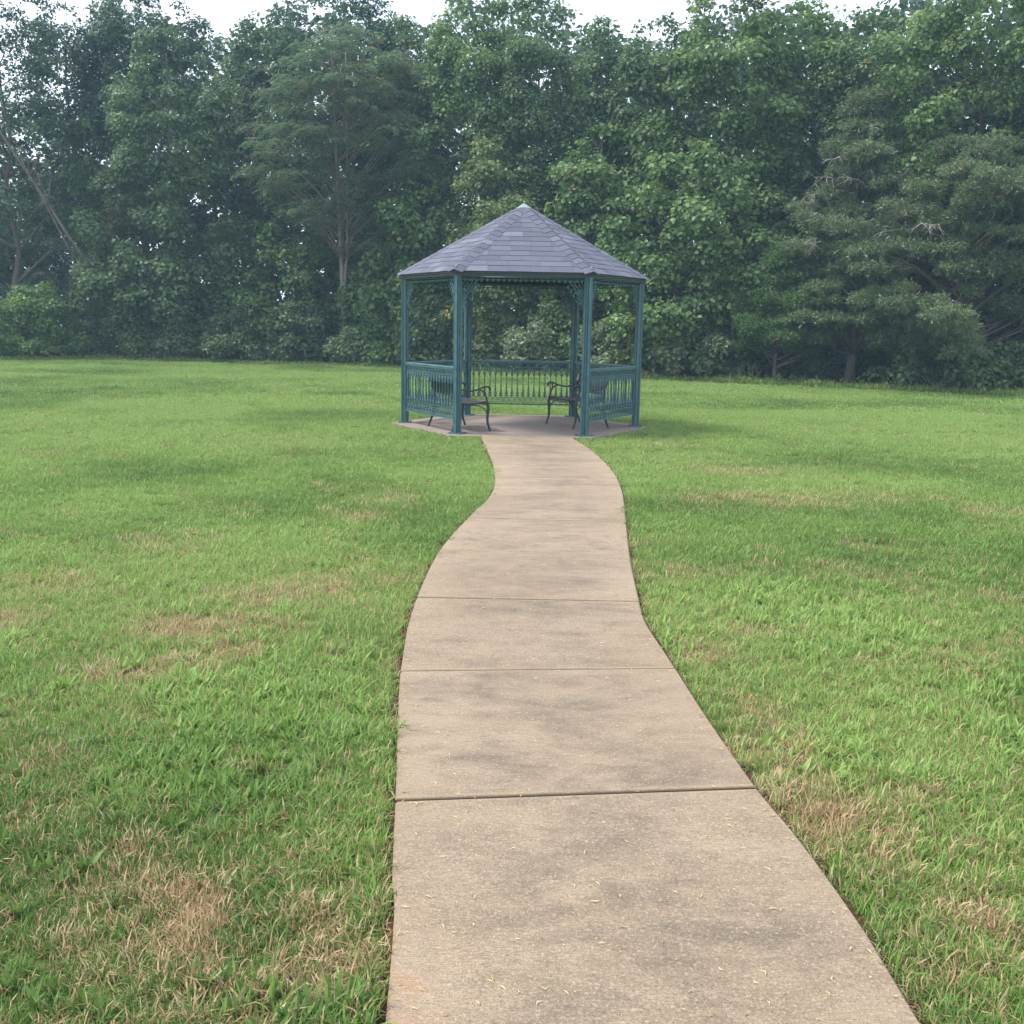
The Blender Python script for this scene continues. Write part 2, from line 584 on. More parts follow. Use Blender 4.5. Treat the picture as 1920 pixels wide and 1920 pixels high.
def slab_mesh(name, poly, mat, bev=0.011, drop=0.006, gap=0.005):
    P = np.array(poly)
    n = len(P)

    def inset(d):
        out = []
        for i in range(n):
            a, b, c = P[i - 1], P[i], P[(i + 1) % n]
            e1 = (b - a) / np.linalg.norm(b - a); e2 = (c - b) / np.linalg.norm(c - b)
            n1 = np.array([-e1[1], e1[0]]); n2 = np.array([-e2[1], e2[0]])
            m = n1 + n2
            m = m / max(0.3, m @ m) * 2 if m @ m > 1e-6 else n1
            out.append(b + m * d)
        return out
    o = inset(gap); mid = inset(gap + bev * 0.35); t = inset(gap + bev); q = inset(gap + bev + .045)
    V = [(x, y, -0.11) for x, y in o] + [(x, y, -drop) for x, y in o] + [(x, y, -drop * 0.3) for x, y in mid] + [(x, y, 0) for x, y in t] + [(x, y, 0.0003) for x, y in q]
    Fs = []
    for k in range(4):
        for i in range(n):
            j = (i + 1) % n
            Fs.append((k * n + i, k * n + j, (k + 1) * n + j, (k + 1) * n + i))
    Fs.append(tuple(range(4 * n, 5 * n)))
    me = bpy.data.meshes.new(name)
    me.from_pydata(V, [], Fs)
    me.update()
    at = me.attributes.new('rim', 'FLOAT', 'POINT')
    at.data.foreach_set('value', np.zeros(5 * n, dtype=np.float32))
    me.materials.append(mat)
    return me


def path_slab(l0, q0, l1, q1, mat, gap=.0045, bev=.010, drop=.008):
    ln = (l1 + q1 - l0 - q0) / 2
    vs_ = [gap / ln, (gap + bev) / ln, (gap + bev + .028) / ln] + list(np.linspace(.1, .9, 7)) + [1 - (gap + bev + .028) / ln, 1 - (gap + bev) / ln, 1 - gap / ln]
    us_ = [0, .006, .03, .15, .3, .5, .7, .85, .97, .994, 1]
    V, rim, mid, grv = [], [], [], []
    for iv, v in enumerate(vs_):
        yl, yr = l0 + (l1 - l0) * v, q0 + (q1 - q0) * v
        L, Rr = np.array([float(xl(yl)), yl]), np.array([float(xr(yr)), yr])
        for iu, u in enumerate(us_):
            p = L + (Rr - L) * u
            edge = iu in (0, len(us_) - 1) or iv in (0, len(vs_) - 1)
            V.append((p[0], p[1], -drop if edge else 0.0))
            rim.append(1.0 if iv in (0, 1, len(vs_) - 2, len(vs_) - 1) else 0.0)
            mid.append(max(0.0, 1 - (abs(u - .52) / .46) ** 2))
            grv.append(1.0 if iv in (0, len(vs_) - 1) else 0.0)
    nu, nv = len(us_), len(vs_)
    Fs = [(j * nu + i, j * nu + i + 1, (j + 1) * nu + i + 1, (j + 1) * nu + i) for j in range(nv - 1) for i in range(nu - 1)]
    ring_ = list(range(nu)) + [j * nu + nu - 1 for j in range(1, nv)] + [(nv - 1) * nu + i for i in range(nu - 2, -1, -1)] + [j * nu for j in range(nv - 2, 0, -1)]
    b0 = len(V)
    for r_ in ring_:
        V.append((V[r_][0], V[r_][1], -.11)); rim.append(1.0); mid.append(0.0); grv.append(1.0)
    m_ = len(ring_)
    Fs += [(b0 + i, b0 + (i + 1) % m_, ring_[(i + 1) % m_], ring_[i]) for i in range(m_)]
    me = bpy.data.meshes.new('slab')
    me.from_pydata(V, [], Fs)
    me.update()
    me.materials.append(mat)
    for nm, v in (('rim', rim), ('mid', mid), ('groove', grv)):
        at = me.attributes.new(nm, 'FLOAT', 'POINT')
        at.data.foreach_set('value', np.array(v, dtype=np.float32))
    return me


path = tag(empty('path', (0, 0, 0)), 'curving concrete footpath leading up to the gazebo', kind='structure')
for i in range(len(JY) - 1):
    (l0, q0), (l1, q1) = JY[i], JY[i + 1]
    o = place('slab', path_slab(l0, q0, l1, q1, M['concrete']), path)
    o.location.z = -0.0015 * (i % 2)

HEX = lambda r, k: (r * math.cos(R(60 * k)), r * math.sin(R(60 * k)))
poly = [(GC[0] + HEX(PAD_R, k)[0], GC[1] + HEX(PAD_R, k)[1]) for k in range(6)]
pad = place('pavement', slab_mesh('pavement', poly, M['concrete_pad'], bev=0.02, drop=0.012, gap=0.0))
tag(pad, 'hexagonal concrete pad under the gazebo', kind='structure')

# bare red soil in the edging trench along the path
ys = np.linspace(-1.9, PAD_FRONT - 0.1, 120)
for nm, fn, s in (('soil_edge', xl, -1), ('soil_edge', xr, 1)):
    w = 0.014 + 0.035 * vnoise(ys, ys * 0 + 3 * s, 1.7, 4)
    x0 = fn(ys)
    mb = MB()
    V = [(x0[i] - s * 0.004, ys[i], LZ + 0.005) for i in range(len(ys))] + [(x0[i] + s * w[i], ys[i], LZ + 0.005) for i in range(len(ys))]
    m_ = len(ys)
    fs = [(i, i + 1, m_ + i + 1, m_ + i) if s < 0 else (i, m_ + i, m_ + i + 1, i + 1) for i in range(m_ - 1)]
    mb.add(V, fs)
    tag(mb.build(nm, M['soil']), 'strip of bare red soil along the path edge', kind='structure')

# ------------------------------------------------------------------ the gazebo
GR = 1.87
gz = tag(empty('gazebo', (GC[0], GC[1], 0)), 'six-sided teal metal gazebo with grey shingle roof at the end of the path', 'gazebo')
POST_TOP = 2.285

# posts
side = [(-.046, .046), (-.034, .046), (-.031, .033), (-.024, .033), (-.021, .060), (.021, .060), (.024, .033), (.031, .033), (.034, .046)]
poly = []
for k in range(4):
    a = -math.pi / 2 * k
    for x, y in side:
        poly.append((x * math.cos(a) - y * math.sin(a), x * math.sin(a) + y * math.cos(a)))
poly = poly[::-1]
mb = MB(); mb.prism(poly, 0.012, POST_TOP)
post_me = mb.mesh('post', M['teal_paint'])
mb = MB(); mb.box(-.105, .105, -.105, .105, 0.0005, .012)
for sx in (-1, 1):
    for sy in (-1, 1): mb.lathe([(.012, .012), (.012, .024), (.006, .028)], 6, (sx * .082, sy * .082))
plate_me = mb.mesh('base_plate', M['teal_paint'])
mb = MB(); mb.lathe([(.094, 0.0122), (.094, .05), (.088, .06), (.0882, .085)], 4, ph=math.pi / 4)
collar_me = mb.mesh('collar', M['teal_paint'])
for k in range(6):
    x, y = HEX(GR, k)
    p = place('post', post_me, gz, (x, y, 0), R(60 * k))
    place('base_plate', plate_me, p)

# railings (front side, k == 4, is open)
INX = 0.06
LEN = GR - 2 * INX
NB = 18
SP = LEN / NB
RT = 0.012
mb = MB()
mb.tube([(0, 0, .955), (LEN, 0, .955)], .022, 8)
mb.box(0, LEN, -.016, .016, .925, .945)
mb.box(0, LEN, -.010, .010, .842, .856)
mb.box(0, LEN, -.009, .009, .318, .330)
mb.box(0, LEN, -.014, .014, .196, .218)
rail_me = mb.mesh('railing', M['teal_paint'])
mb = MB()
mb.lathe([(.008, .331), (.009, .385), (.022, .397), (.024, .408), (.015, .424), (.015, .455), (.0085, .54), (.0105, .548), (.0085, .556), (.0075, .72), (.011, .73), (.0075, .742), (.0075, .842)], 6)
mb.box(-.030, .030, -.006, .006, .343, .357)
mb.box(-.036, -.026, -.006, .006, .350, .368)
mb.box(.026, .036, -.006, .006, .350, .368)
for s in (-1, 1):
    mb.tube(spline([(s * .006, 0, .735), (s * .026, 0, .765), (s * .040, 0, .80), (s * .047, 0, .842)], 3), .0056, 4)
    mb.tube(spline([(s * .004, 0, .775), (s * .020, 0, .79), (s * .022, 0, .812), (s * .008, 0, .815)], 3), .0054, 4)
    mb.tube([(s * .004, 0, .70), (s * .018, 0, .725), (s * .012, 0, .745)], .006, 4)
    mb.tube([(s * .003, 0, .36), (s * .022, 0, .375), (s * .030, 0, .395)], .006, 4)
bal_me = mb.mesh('baluster', M['teal_paint'], True)


def ring(mb, cx, cz, r, a0, a1, n, rad, sc=1.0):
    mb.tube([(cx + r * math.cos(R(a)), 0, cz + r * sc * math.sin(R(a))) for a in np.linspace(a0, a1, n)], rad, 4)


mbu, mbl = MB(), MB()
for i in range(NB):
    c = SP * (i + .5)
    ring(mbu, c, .884, .036, -20, 200, 9, .0052)
    ring(mbu, c, .888, .016, -60, 240, 7, .005)
    mbu.tube([(c, 0, .857), (c, 0, .874)], .006, 4)
    ring(mbu, c - SP / 2, .905, .018, 180, 360, 5, .005)
    ring(mbu, c - SP / 2, .868, .012, 0, 315, 7, .005)
    mbl.tube([(c - SP / 2, 0, .219), (c - SP / 2, 0, .245)], .006, 4)
    ring(mbl, c - SP / 2, .296, .016, 0, 315, 6, .005)
    # lower band: hearts and rings
    ring(mbl, c, .268, .026, 0, 315, 8, .0054)
    for s in (-1, 1):
        mbl.tube(spline([(c, 0, .222), (c + s * .030, 0, .238), (c + s * .042, 0, .272), (c + s * .030, 0, .305), (c + s * .012, 0, .300)], 2), .0054, 4)
    mbl.lathe([(.003, .258), (.011, .268), (.003, .278)], 5, (c, 0))
ub_me = mbu.mesh('scroll_band', M['teal_paint'], True)
lb_me = mbl.mesh('scroll_band', M['teal_paint'], True)
for k in range(6):
    if k == 4: continue
    a, b = HEX(GR, k), HEX(GR, k + 1)
    d = Vector((b[0] - a[0], b[1] - a[1], 0)).normalized()
    rz = math.atan2(d.y, d.x)
    rl = place('railing', rail_me, gz, (a[0] + d.x * INX, a[1] + d.y * INX, 0), rz)
    place('scroll_band', ub_me, rl)
    place('scroll_band', lb_me, rl)
    for i in range(NB):
        place('baluster', bal_me, rl, (SP * (i + .5), 0, 0))

# filigree corner brackets
mb = MB()
for (pts, r) in [([(0, 0, -.42), (.035, 0, -.33), (.085, 0, -.22), (.15, 0, -.11), (.24, 0, -.02)], .0075),
                 ([(0, 0, -.31), (.03, 0, -.24), (.075, 0, -.15), (.15, 0, -.05), (.17, 0, -.0)], .007),
                 ([(0, 0, -.20), (.04, 0, -.13), (.08, 0, -.06), (.09, 0, 0)], .006),
                 ([(.02, 0, -.365), (.06, 0, -.34), (.075, 0, -.375)], .0055),
                 ([(.045, 0, -.30), (.09, 0, -.27), (.11, 0, -.30)], .0055),
                 ([(.08, 0, -.23), (.12, 0, -.20), (.145, 0, -.225)], .0055),
                 ([(.115, 0, -.165), (.16, 0, -.14), (.19, 0, -.16)], .0055),
                 ([(.16, 0, -.10), (.21, 0, -.085), (.235, 0, -.11)], .0055),
                 ([(.0, 0, -.10), (.035, 0, -.06), (.03, 0, -.02), (.0, 0, -.03)], .0055),
                 ([(.03, 0, -.19), (.06, 0, -.20), (.085, 0, -.165)], .0055),
                 ([(.07, 0, -.1), (.11, 0, -.115), (.125, 0, -.09)], .0055),
                 ([(0, 0, -.26), (.018, 0, -.30), (.0, 0, -.345)], .0055)]:
    mb.tube(spline(pts, 4), r, 5)
for (x, z) in [(.075, -.38), (.065, -.405), (.11, -.305), (.10, -.325), (.148, -.23), (.14, -.25), (.195, -.165), (.18, -.18), (.24, -.115), (.225, -.13), (.265, -.03), (.275, -.05), (.125, -.19), (.06, -.345), (.033, -.02), (.085, -.165), (.127, -.085)]:
    s = .017
    mb.add([(x - s, 0, z), (x, -.006, z - s * 1.3), (x + s, 0, z), (x, -.006, z + s), (x, -.010, z), (x, .006, z)],
           [(0, 1, 4), (1, 2, 4), (2, 3, 4), (3, 0, 4), (1, 0, 5), (2, 1, 5), (3, 2, 5), (0, 3, 5)])
br_me = mb.mesh('bracket', M['teal_paint'], True)
# frieze of hanging drops under the eave
mb = MB()
FN = 22
mb.box(0, LEN, -.008, .008, 2.252, 2.268)
for i in range(FN):
    c = LEN * (i + .5) / FN
    mb.lathe([(.004, 2.251), (.006, 2.236), (.014, 2.226), (.017, 2.214), (.010, 2.202), (.002, 2.196)], 6, (c, 0))
    mb.box(c - .024, c - .012, -.004, .004, 2.214, 2.226)
    mb.box(c + .012, c + .024, -.004, .004, 2.214, 2.226)
    ring(mb, c + LEN / FN / 2, 2.240, .018, 180, 360, 5, .004)
fr_me = mb.mesh('frieze', M['teal_paint'], True)
for k in range(6):
    a, b = HEX(GR, k), HEX(GR, k + 1)
    d = Vector((b[0] - a[0], b[1] - a[1], 0)).normalized()
    rz = math.atan2(d.y, d.x)
    place('frieze', fr_me, gz, (a[0] + d.x * INX, a[1] + d.y * INX, 0), rz)
    place('bracket', br_me, gz, (a[0] + d.x * INX, a[1] + d.y * INX, 2.252), rz)
    place('bracket', br_me, gz, (b[0] - d.x * INX, b[1] - d.y * INX, 2.252), rz + math.pi)

# roof: deck, fascia, shingles, hip caps, metal cap
RR = 1.97
EZ, AZ = 2.345, 3.44
mb = MB()
V = [(*HEX(RR - .02, k), EZ - .004) for k in range(6)] + [(0, 0, AZ - .016)] + [(*HEX(RR - .10, k), EZ - .06) for k in range(6)] + [(0, 0, AZ - .12)]
mb.add(V, [(k, (k + 1) % 6, 6) for k in range(6)] + [(7 + (k + 1) % 6, 7 + k, 13) for k in range(6)] + [(k, 7 + k, 7 + (k + 1) % 6, (k + 1) % 6) for k in range(6)])
roof = mb.build('roof', M['roof_deck'], gz)
for k in range(6):                      # fascia boards with a small moulding, mitred at the corners
    mb = MB()
    prof = [(1.945, 2.335), (1.957, 2.335), (1.957, 2.312), (1.942, 2.304), (1.937, 2.272), (1.80, 2.272), (1.80, 2.290), (1.915, 2.290), (1.915, 2.335)]
    V = [(*HEX(r, k), z) for r, z in prof] + [(*HEX(r, k + 1), z) for r, z in prof]
    n = len(prof)
    mb.add(V, [(i, n + i, n + (i + 1) % n, (i + 1) % n) for i in range(n)])
    mb.build('fascia', M['fascia_paint'], roof)

ap = RR * math.cos(R(30))
SL = math.hypot(ap, AZ - EZ)
COURSES = 14
EXP = SL / COURSES
hid = MB()
for k in range(6):
    mid = 60 * k + 30
    out = Vector((math.cos(R(mid)), math.sin(R(mid)), 0))
    uu = Vector((-math.sin(R(mid)), math.cos(R(mid)), 0))
    vv = (Vector((0, 0, AZ)) - (out * ap + Vector((0, 0, EZ)))).normalized()
    nn = uu.cross(vv)
    if nn.z < 0: nn = -nn
    o0 = out * ap + Vector((0, 0, EZ))
    for ci in range(COURSES - 1):
        v0 = ci * EXP - (0.02 if ci == 0 else 0)
        v1 = min((ci + 1) * EXP + .025, SL - .02)
        w0 = RR / 2 * (1 - max(v0, 0) / SL); w1 = RR / 2 * (1 - v1 / SL)
        off = (ci % 2) * .152 + random.uniform(-.03, .03)
        u = -1.4 + off
        while u < w0:
            wd = .305 if random.random() > .16 else .45
            a, b = max(u, -w0), min(u + wd - .003, w0)
            u += wd
            if b - a < .03: continue
            a1, b1 = max(a, -w1), min(b, w1)
            if b1 - a1 < .004:
                c = max(-w1, min(w1, (a + b) / 2)); a1, b1 = c - .002, c + .002
            j = random.uniform(-.002, .002)
            th = .0085 + random.uniform(-.0015, .002)
            P = []
            for (x, v, h0, h1) in ((a, v0 + j, .004, th), (b, v0 + j, .004, th), (b1, v1, -.004, .003), (a1, v1, -.004, .003)):
                P.append(o0 + uu * x + vv * v + nn * h0); P.append(o0 + uu * x + vv * v + nn * h1)
            V = [P[0], P[2], P[4], P[6], P[1], P[3], P[5], P[7]]
            fs = [(0, 3, 2, 1), (4, 5, 6, 7), (0, 1, 5, 4), (1, 2, 6, 5), (2, 3, 7, 6), (3, 0, 4, 7)]
            if k in (3, 4, 5):
                m2 = MB(); m2.add(V, fs); m2.build('shingle', M['shingle'], roof)
            else:
                hid.add(V, fs)
tag(hid.build('shingle', M['shingle'], roof), kind='stuff')
# hip caps
ho = Vector((RR, 0, EZ)); hv = (Vector((0, 0, AZ)) - ho); HL = hv.length; hv.normalize()
nA = []
for s in (-1, 1):
    mid = 30 * s
    out = Vector((math.cos(R(mid)), math.sin(R(mid)), 0))
    fn = Vector((out.x * (AZ - EZ), out.y * (AZ - EZ), ap)).normalized()
    sd = hv.cross(fn); sd = sd if sd.y * s > 0 else -sd
    nA.append((sd, fn))
HN = 15
HE = (HL - .10) / HN
tops = (nA[0][1] + nA[1][1]).normalized()
for i in range(HN):
    s0, s1 = i * HE - (.012 if i == 0 else 0), (i + 1) * HE + .03
    j = random.uniform(-.004, .004)
    W = .125 + random.uniform(-.006, .006)
    V = []
    for s, h in ((s0, .021), (s1, .013)):
        c = ho + hv * s
        wdt = min(W, max(.02, (HL - s) * .42))
        V += [c + nA[0][0] * wdt + nA[0][1] * (h - .008), c + tops * (h + .004), c + nA[1][0] * wdt + nA[1][1] * (h - .008),
              c + nA[0][0] * wdt + nA[0][1] * (h - .018), c + tops * (h - .008), c + nA[1][0] * wdt + nA[1][1] * (h - .018)]
    fs = [(0, 1, 7, 6), (1, 2, 8, 7), (4, 3, 9, 10), (5, 4, 10, 11), (3, 4, 1, 0), (4, 5, 2, 1), (6, 7, 10, 9), (7, 8, 11, 10), (0, 6, 9, 3), (2, 5, 11, 8)]
    mb = MB(); mb.add(V, fs)
    me = mb.mesh('hip_shingle', M['shingle'])
    for k in range(6):
        place('hip_shingle', me, roof, rz=R(60 * k))
# small bright nail clips at the eave corners
mb = MB(); mb.lathe([(.012, 0), (.017, .012), (.008, .026), (.002, .032)], 6)
clip_me = mb.mesh('clip', M['cap_metal'], True)
for k in range(6):
    place('clip', clip_me, roof, (*HEX(RR - .04, k), EZ + .045))
mb = MB()
mb.lathe([(.118, AZ - .060), (.121, AZ - .046), (.020, AZ + .022), (.012, AZ + .028), (.011, AZ + .036), (.019, AZ + .043), (.019, AZ + .052), (.010, AZ + .062), (.004, AZ + .068)], 6)
mb.build('cap', M['cap_metal'], roof)

# ------------------------------------------------------------------ benches
BL = 0.98


def make_bench(loc, rz, label):
    b = tag(empty('bench', (GC[0] + loc[0], GC[1] + loc[1], 0), rz), label, 'bench', 'cast metal benches inside the gazebo')
    bm = M['bench_paint']
    for s in (-1, 1):
        x = s * BL / 2
        m = MB()
        m.tube(spline([(x, .245, .445), (x, .268, .36), (x, .258, .24), (x, .262, .13), (x, .292, .04), (x, .300, .0)], 4),
               list(np.interp(np.linspace(0, 1, 21), [0, .3, .8, .93, 1], [.023, .022, .016, .022, .024])), 8)
        m.tube(spline([(x, .258, .23), (x, .22, .32), (x, .11, .385), (x, -.02, .39), (x, -.13, .33), (x, -.225, .22)], 3), .009, 6)
        m.build('leg', bm, b, True)
        m = MB()
        m.tube(spline([(x, -.215, .44), (x, -.225, .32), (x, -.25, .18), (x, -.31, .04), (x, -.325, 0)], 4),
               list(np.interp(np.linspace(0, 1, 17), [0, .3, .8, .93, 1], [.021, .02, .016, .021, .023])), 8)
        m.build('leg', bm, b, True)
        m = MB()
        m.tube(spline([(x, -.265, .70), (x, -.19, .635), (x, -.06, .605), (x, .09, .628), (x, .20, .668), (x, .265, .668), (x, .295, .640), (x, .275, .622)], 4),
               list(np.interp(np.linspace(0, 1, 29), [0, .6, .85, 1], [.013, .015, .019, .012])), 8)
        m.tube(spline([(x, .10, .632), (x, .18, .600), (x, .225, .53), (x, .255, .445)], 4), .013, 6)
        m.tube(spline([(x, .215, .662), (x, .205, .61), (x, .222, .545)], 4), .012, 6)
        m.build('armrest', bm, b, True)
    # seat: frame and woven lattice with a rolled front
    m = MB()
    for s in (-1, 1):
        x = s * BL / 2
        m.tube(spline([(x, -.215, .430), (x, -.08, .412), (x, .08, .420), (x, .20, .442), (x, .262, .436)], 4), .014, 6)
    m.tube([(-BL / 2, -.215, .430), (BL / 2, -.215, .430)], .013, 6)
    m.tube([(-BL / 2, .262, .434), (BL / 2, .262, .434)], .016, 6)
    seat = m.build('seat', bm, b, True)
    zy = lambda y: np.interp(y, [-.215, -.08, .08, .20, .262], [.430, .414, .421, .440, .436])
    m = MB()
    st = .052

    def lattice(m, x0, x1, t0, t1, pos, wd, th, norm):
        H = t1 - t0
        for s in (-1, 1):
            c = x0 - H
            while c < x1 + H:
                # line x = c + (t - t0) * s (+H when s<0)
                base = c if s > 0 else c + H
                ts = np.linspace(t0, t1, 7)
                pts = [(base + s * (tt - t0), tt) for tt in ts]
                seg = [p for p in pts if x0 <= p[0] <= x1]
                for p, q in zip(seg[:-1], seg[1:]):
                    m.bar(pos(*p), pos(*q), wd, th, norm)
                c += st
    lattice(m, -BL / 2, BL / 2, -.215, .262, lambda x, t: (x, t, float(zy(t))), .022, .008, (0, 0, 1))
    m.build('lattice', M['bench_seat'], seat)
    # front apron scallops
    m = MB()
    for i in range(11):
        c = -BL / 2 + BL * (i + .5) / 11
        m.tube([(c + .042 * math.cos(a), .262, .43 - .045 * math.sin(a)) for a in np.linspace(0, math.pi, 7)], .007, 4)
    m.build('apron', M['bench_seat'], seat, True)
    # backrest
    by = lambda z: np.interp(z, [.43, .62, .84], [-.215, -.252, -.325])
    m = MB()
    for s in (-1, 1):
        x = s * BL / 2
        m.tube(spline([(x, -.215, .43), (x, -.235, .55), (x, -.27, .69), (x, -.325, .83)], 4), .017, 7)
    m.tube(spline([(-BL / 2, -.325, .83), (-BL / 4, -.335, .852), (0, -.338, .86), (BL / 4, -.335, .852), (BL / 2, -.325, .83)], 4), .016, 7)
    m.tube([(-BL / 2, float(by(.535)), .535), (BL / 2, float(by(.535)), .535)], .012, 6)
    m.tube([(-BL / 2, float(by(.72)), .72), (BL / 2, float(by(.72)), .72)], .010, 6)
    bk = m.build('backrest', bm, b, True)
    m = MB()
    lattice(m, -BL / 2, BL / 2, .535, .84, lambda x, t: (x, float(by(t)), t), .020, .008, (0, 1, .3))
    m.build('lattice', bm, bk)
    return b


make_bench((-.945, -.845), R(-64.6), 'dark cast metal lattice bench on the left, backed against the railing')
make_bench((.907, -.07), R(113.5), 'dark cast metal lattice bench on the right, turned towards the path')

# ------------------------------------------------------------------ foliage machinery
T_BROAD = np.array([(0, 0, 0), (.36, .16, .08), (.40, .62, .05), (0, 1.0, -.10), (-.34, .66, .07), (-.38, .18, .05)])
F_BROAD = np.array([(0, 1, 2, 3), (0, 3, 4, 5)])
T_NARROW = np.array([(0, 0, 0), (.17, .35, .03), (.13, .75, .02), (0, 1.0, -.05), (-.13, .75, .02), (-.17, .35, .03)])
T_NEEDLE = np.array([(-.05, 0, 0), (.05, 0, 0), (.035, .6, .05), (-.035, .6, .05), (0, 1, 0)])
T_QUAD = np.array([(0, 0, 0), (.40, .42, .09), (0, 1.05, -.06), (-.40, .46, .09)])
F_QUAD = np.array([(0, 1, 2, 3)])


def unit(v):
    return v / np.maximum(np.linalg.norm(v, axis=1, keepdims=True), 1e-6)


def leaves(P, N, T, size, tpl=T_BROAD, fc=F_BROAD):
    """P positions, N normals, T wished growing direction (n,3), size (n,)"""
    N = unit(N)
    T = T - (T * N).sum(1, keepdims=True) * N
    T = unit(T)
    B = np.cross(T, N)
    k = len(tpl)
    s = size[:, None, None]
    V = P[:, None, :] + s * (B[:, None, :] * tpl[None, :, 0:1] + T[:, None, :] * tpl[None, :, 1:2] + N[:, None, :] * tpl[None, :, 2:3])
    Fc = (fc[None] + (np.arange(len(P)) * k)[:, None, None]).reshape(-1, fc.shape[1])
    return V.reshape(-1, 3), Fc


def rep(a, k):
    return np.repeat(a, k)


def clump_cloud(C, RC, dens, leaf, flat=.72, droop=.45, tpl=T_BROAD, fc=F_BROAD, jit=.5):
    cnt = np.maximum(4, (dens * (RC / .5) ** 2 * 150 * (.15 / leaf) ** 1.6)).astype(int)
    idx = np.repeat(np.arange(len(C)), cnt)
    n = len(idx)
    d = unit(rng.normal(size=(n, 3)))
    lowmask = (d[:, 2] < 0) & (rng.random(n) < .6)
    d[lowmask, 2] *= -1
    u = .45 + .62 * rng.random(n) ** .7
    P = C[idx] + d * (RC[idx] * u)[:, None] * np.array([1, 1, flat]) + rng.normal(size=(n, 3)) * .05
    N = .75 * d + np.array([0, -.15, .55]) + jit * rng.normal(size=(n, 3))
    T = rng.normal(size=(n, 3)) * .8 + d * .6 + np.array([0, 0, -droop])
    sz = leaf * (.5 + .95 * rng.random(n) ** 1.2)
    V, Fc = leaves(P, N, T, sz, tpl, fc)
    ct = rng.random(len(C))
    k = len(tpl)
    return V, Fc, dict(rnd=rep(rng.random(n), k), tint=rep(ct[idx], k), odd=rep(rng.random(n), k))


def merge(parts):
    Vs, Fs, A = [], [], {}
    off = 0
    for V, Fc, at in parts:
        Vs.append(V); Fs.append(Fc + off); off += len(V)
        for k, v in at.items(): A.setdefault(k, []).append(v)
    return np.vstack(Vs), np.vstack(Fs), {k: np.concatenate(v) for k, v in A.items()}


def base_at(px, off):
    """ground point at image column px, off metres behind the edge of the lawn"""
    py = np.interp(px, [p[0] for p in EDGE_PX], [p[1] for p in EDGE_PX])
    g = ground(px, py, LZ)
    d = np.array([g[0], g[1]]); d = d / np.linalg.norm(d)
    return np.array([g[0] + d[0] * off, g[1] + d[1] * off])


def size_at(px, py_top, halfw, off):
    b = base_at(px, off)
    z = at_depth(px, py_top, b[1])[2]
    return b, z - LZ, halfw * b[1] / F


def profile(t, kind):
    if kind == 'wall': return np.sqrt(np.clip(1 - t ** 5, 0, 1)) * (.72 + .28 * np.minimum(1, t / .2))
    if kind == 'dome': return np.sqrt(np.clip(1 - t ** 2, 0, 1))
    if kind == 'oval': return np.sqrt(np.clip(1 - (2 * t - 1) ** 2, 0, 1)) * (1.05 - .25 * t)
    if kind == 'spire': return (1 - t) ** .75 * (.75 + .25 * np.minimum(1, t / .1)) + .05
    if kind == 'col': return (.8 + .2 * np.sin(t * 9)) * np.sqrt(np.clip(1 - t ** 6, 0, 1))


def envelope_points(n, z0, z1, rmax, kind, front=.72, inner=.45, bias=1.0):
    t = rng.random(n * 3) ** bias
    r = profile(t, kind)
    keep = rng.random(n * 3) < (.25 + .75 * r / r.max())
    t, r = t[keep][:n], r[keep][:n]
    m = len(t)
    a = rng.random(m) * 2 * np.pi
    fr = rng.random(m) < front
    a = np.where(fr, -np.pi / 2 + (rng.random(m) - .5) * np.pi * 1.15, a)
    q = inner + (1 - inner) * rng.random(m) ** .6
    wob = 1 + .22 * np.sin(3 * a + 9 * t)
    return np.stack([r * rmax * q * wob * np.cos(a), r * rmax * q * wob * np.sin(a) * .85, z0 + (z1 - z0) * t], 1)


def trunk_mb(h, r, C, lean=(0, 0), nlimb=26, seed=0, limb_r=.3):
    m = MB()
    rr = random.Random(seed)
    wob = [(rr.uniform(-.12, .12) * h / 8, rr.uniform(-.12, .12) * h / 8) for _ in range(6)]
    pts = []
    for i in range(7):
        t = i / 6
        w = wob[min(i, 5)] if 0 < i else (0, 0)
        pts.append((lean[0] * t * h + w[0], lean[1] * t * h + w[1], t * h))
    sp = spline(pts, 3)
    L = len(sp)
    rad = [r * (1 - .86 * i / (L - 1)) * (1.35 if i == 0 else 1) for i in range(L)]
    m.tube(sp, rad, 8)
    sel = list(range(len(C)))
    rr.shuffle(sel)
    for i in sel[:nlimb]:
        c = Vector(C[i])
        hz = math.hypot(c.x, c.y)
        z = max(.15 * h, min(.92 * h, c.z - hz * rr.uniform(.35, .8)))
        j = min(L - 1, int(z / h * (L - 1)))
        a = sp[j]
        midp = (a + c) / 2 + Vector((rr.uniform(-.15, .15), rr.uniform(-.15, .15), rr.uniform(-.1, .25) * (c - a).length * .5))
        lr = min(rad[j] * .6, .016 + limb_r * .06 * (c - a).length)
        m.tube(spline([a, midp, c], 3), [lr * (1 - .8 * q / 6) for q in range(7)], 5)
    return m


LEAFCOUNT = [0]


def finish(root, V, Fc, at, mat, name='crown'):
    LEAFCOUNT[0] += len(Fc)
    return place(name, fast_mesh(name, V, Fc, M[mat], at), root)


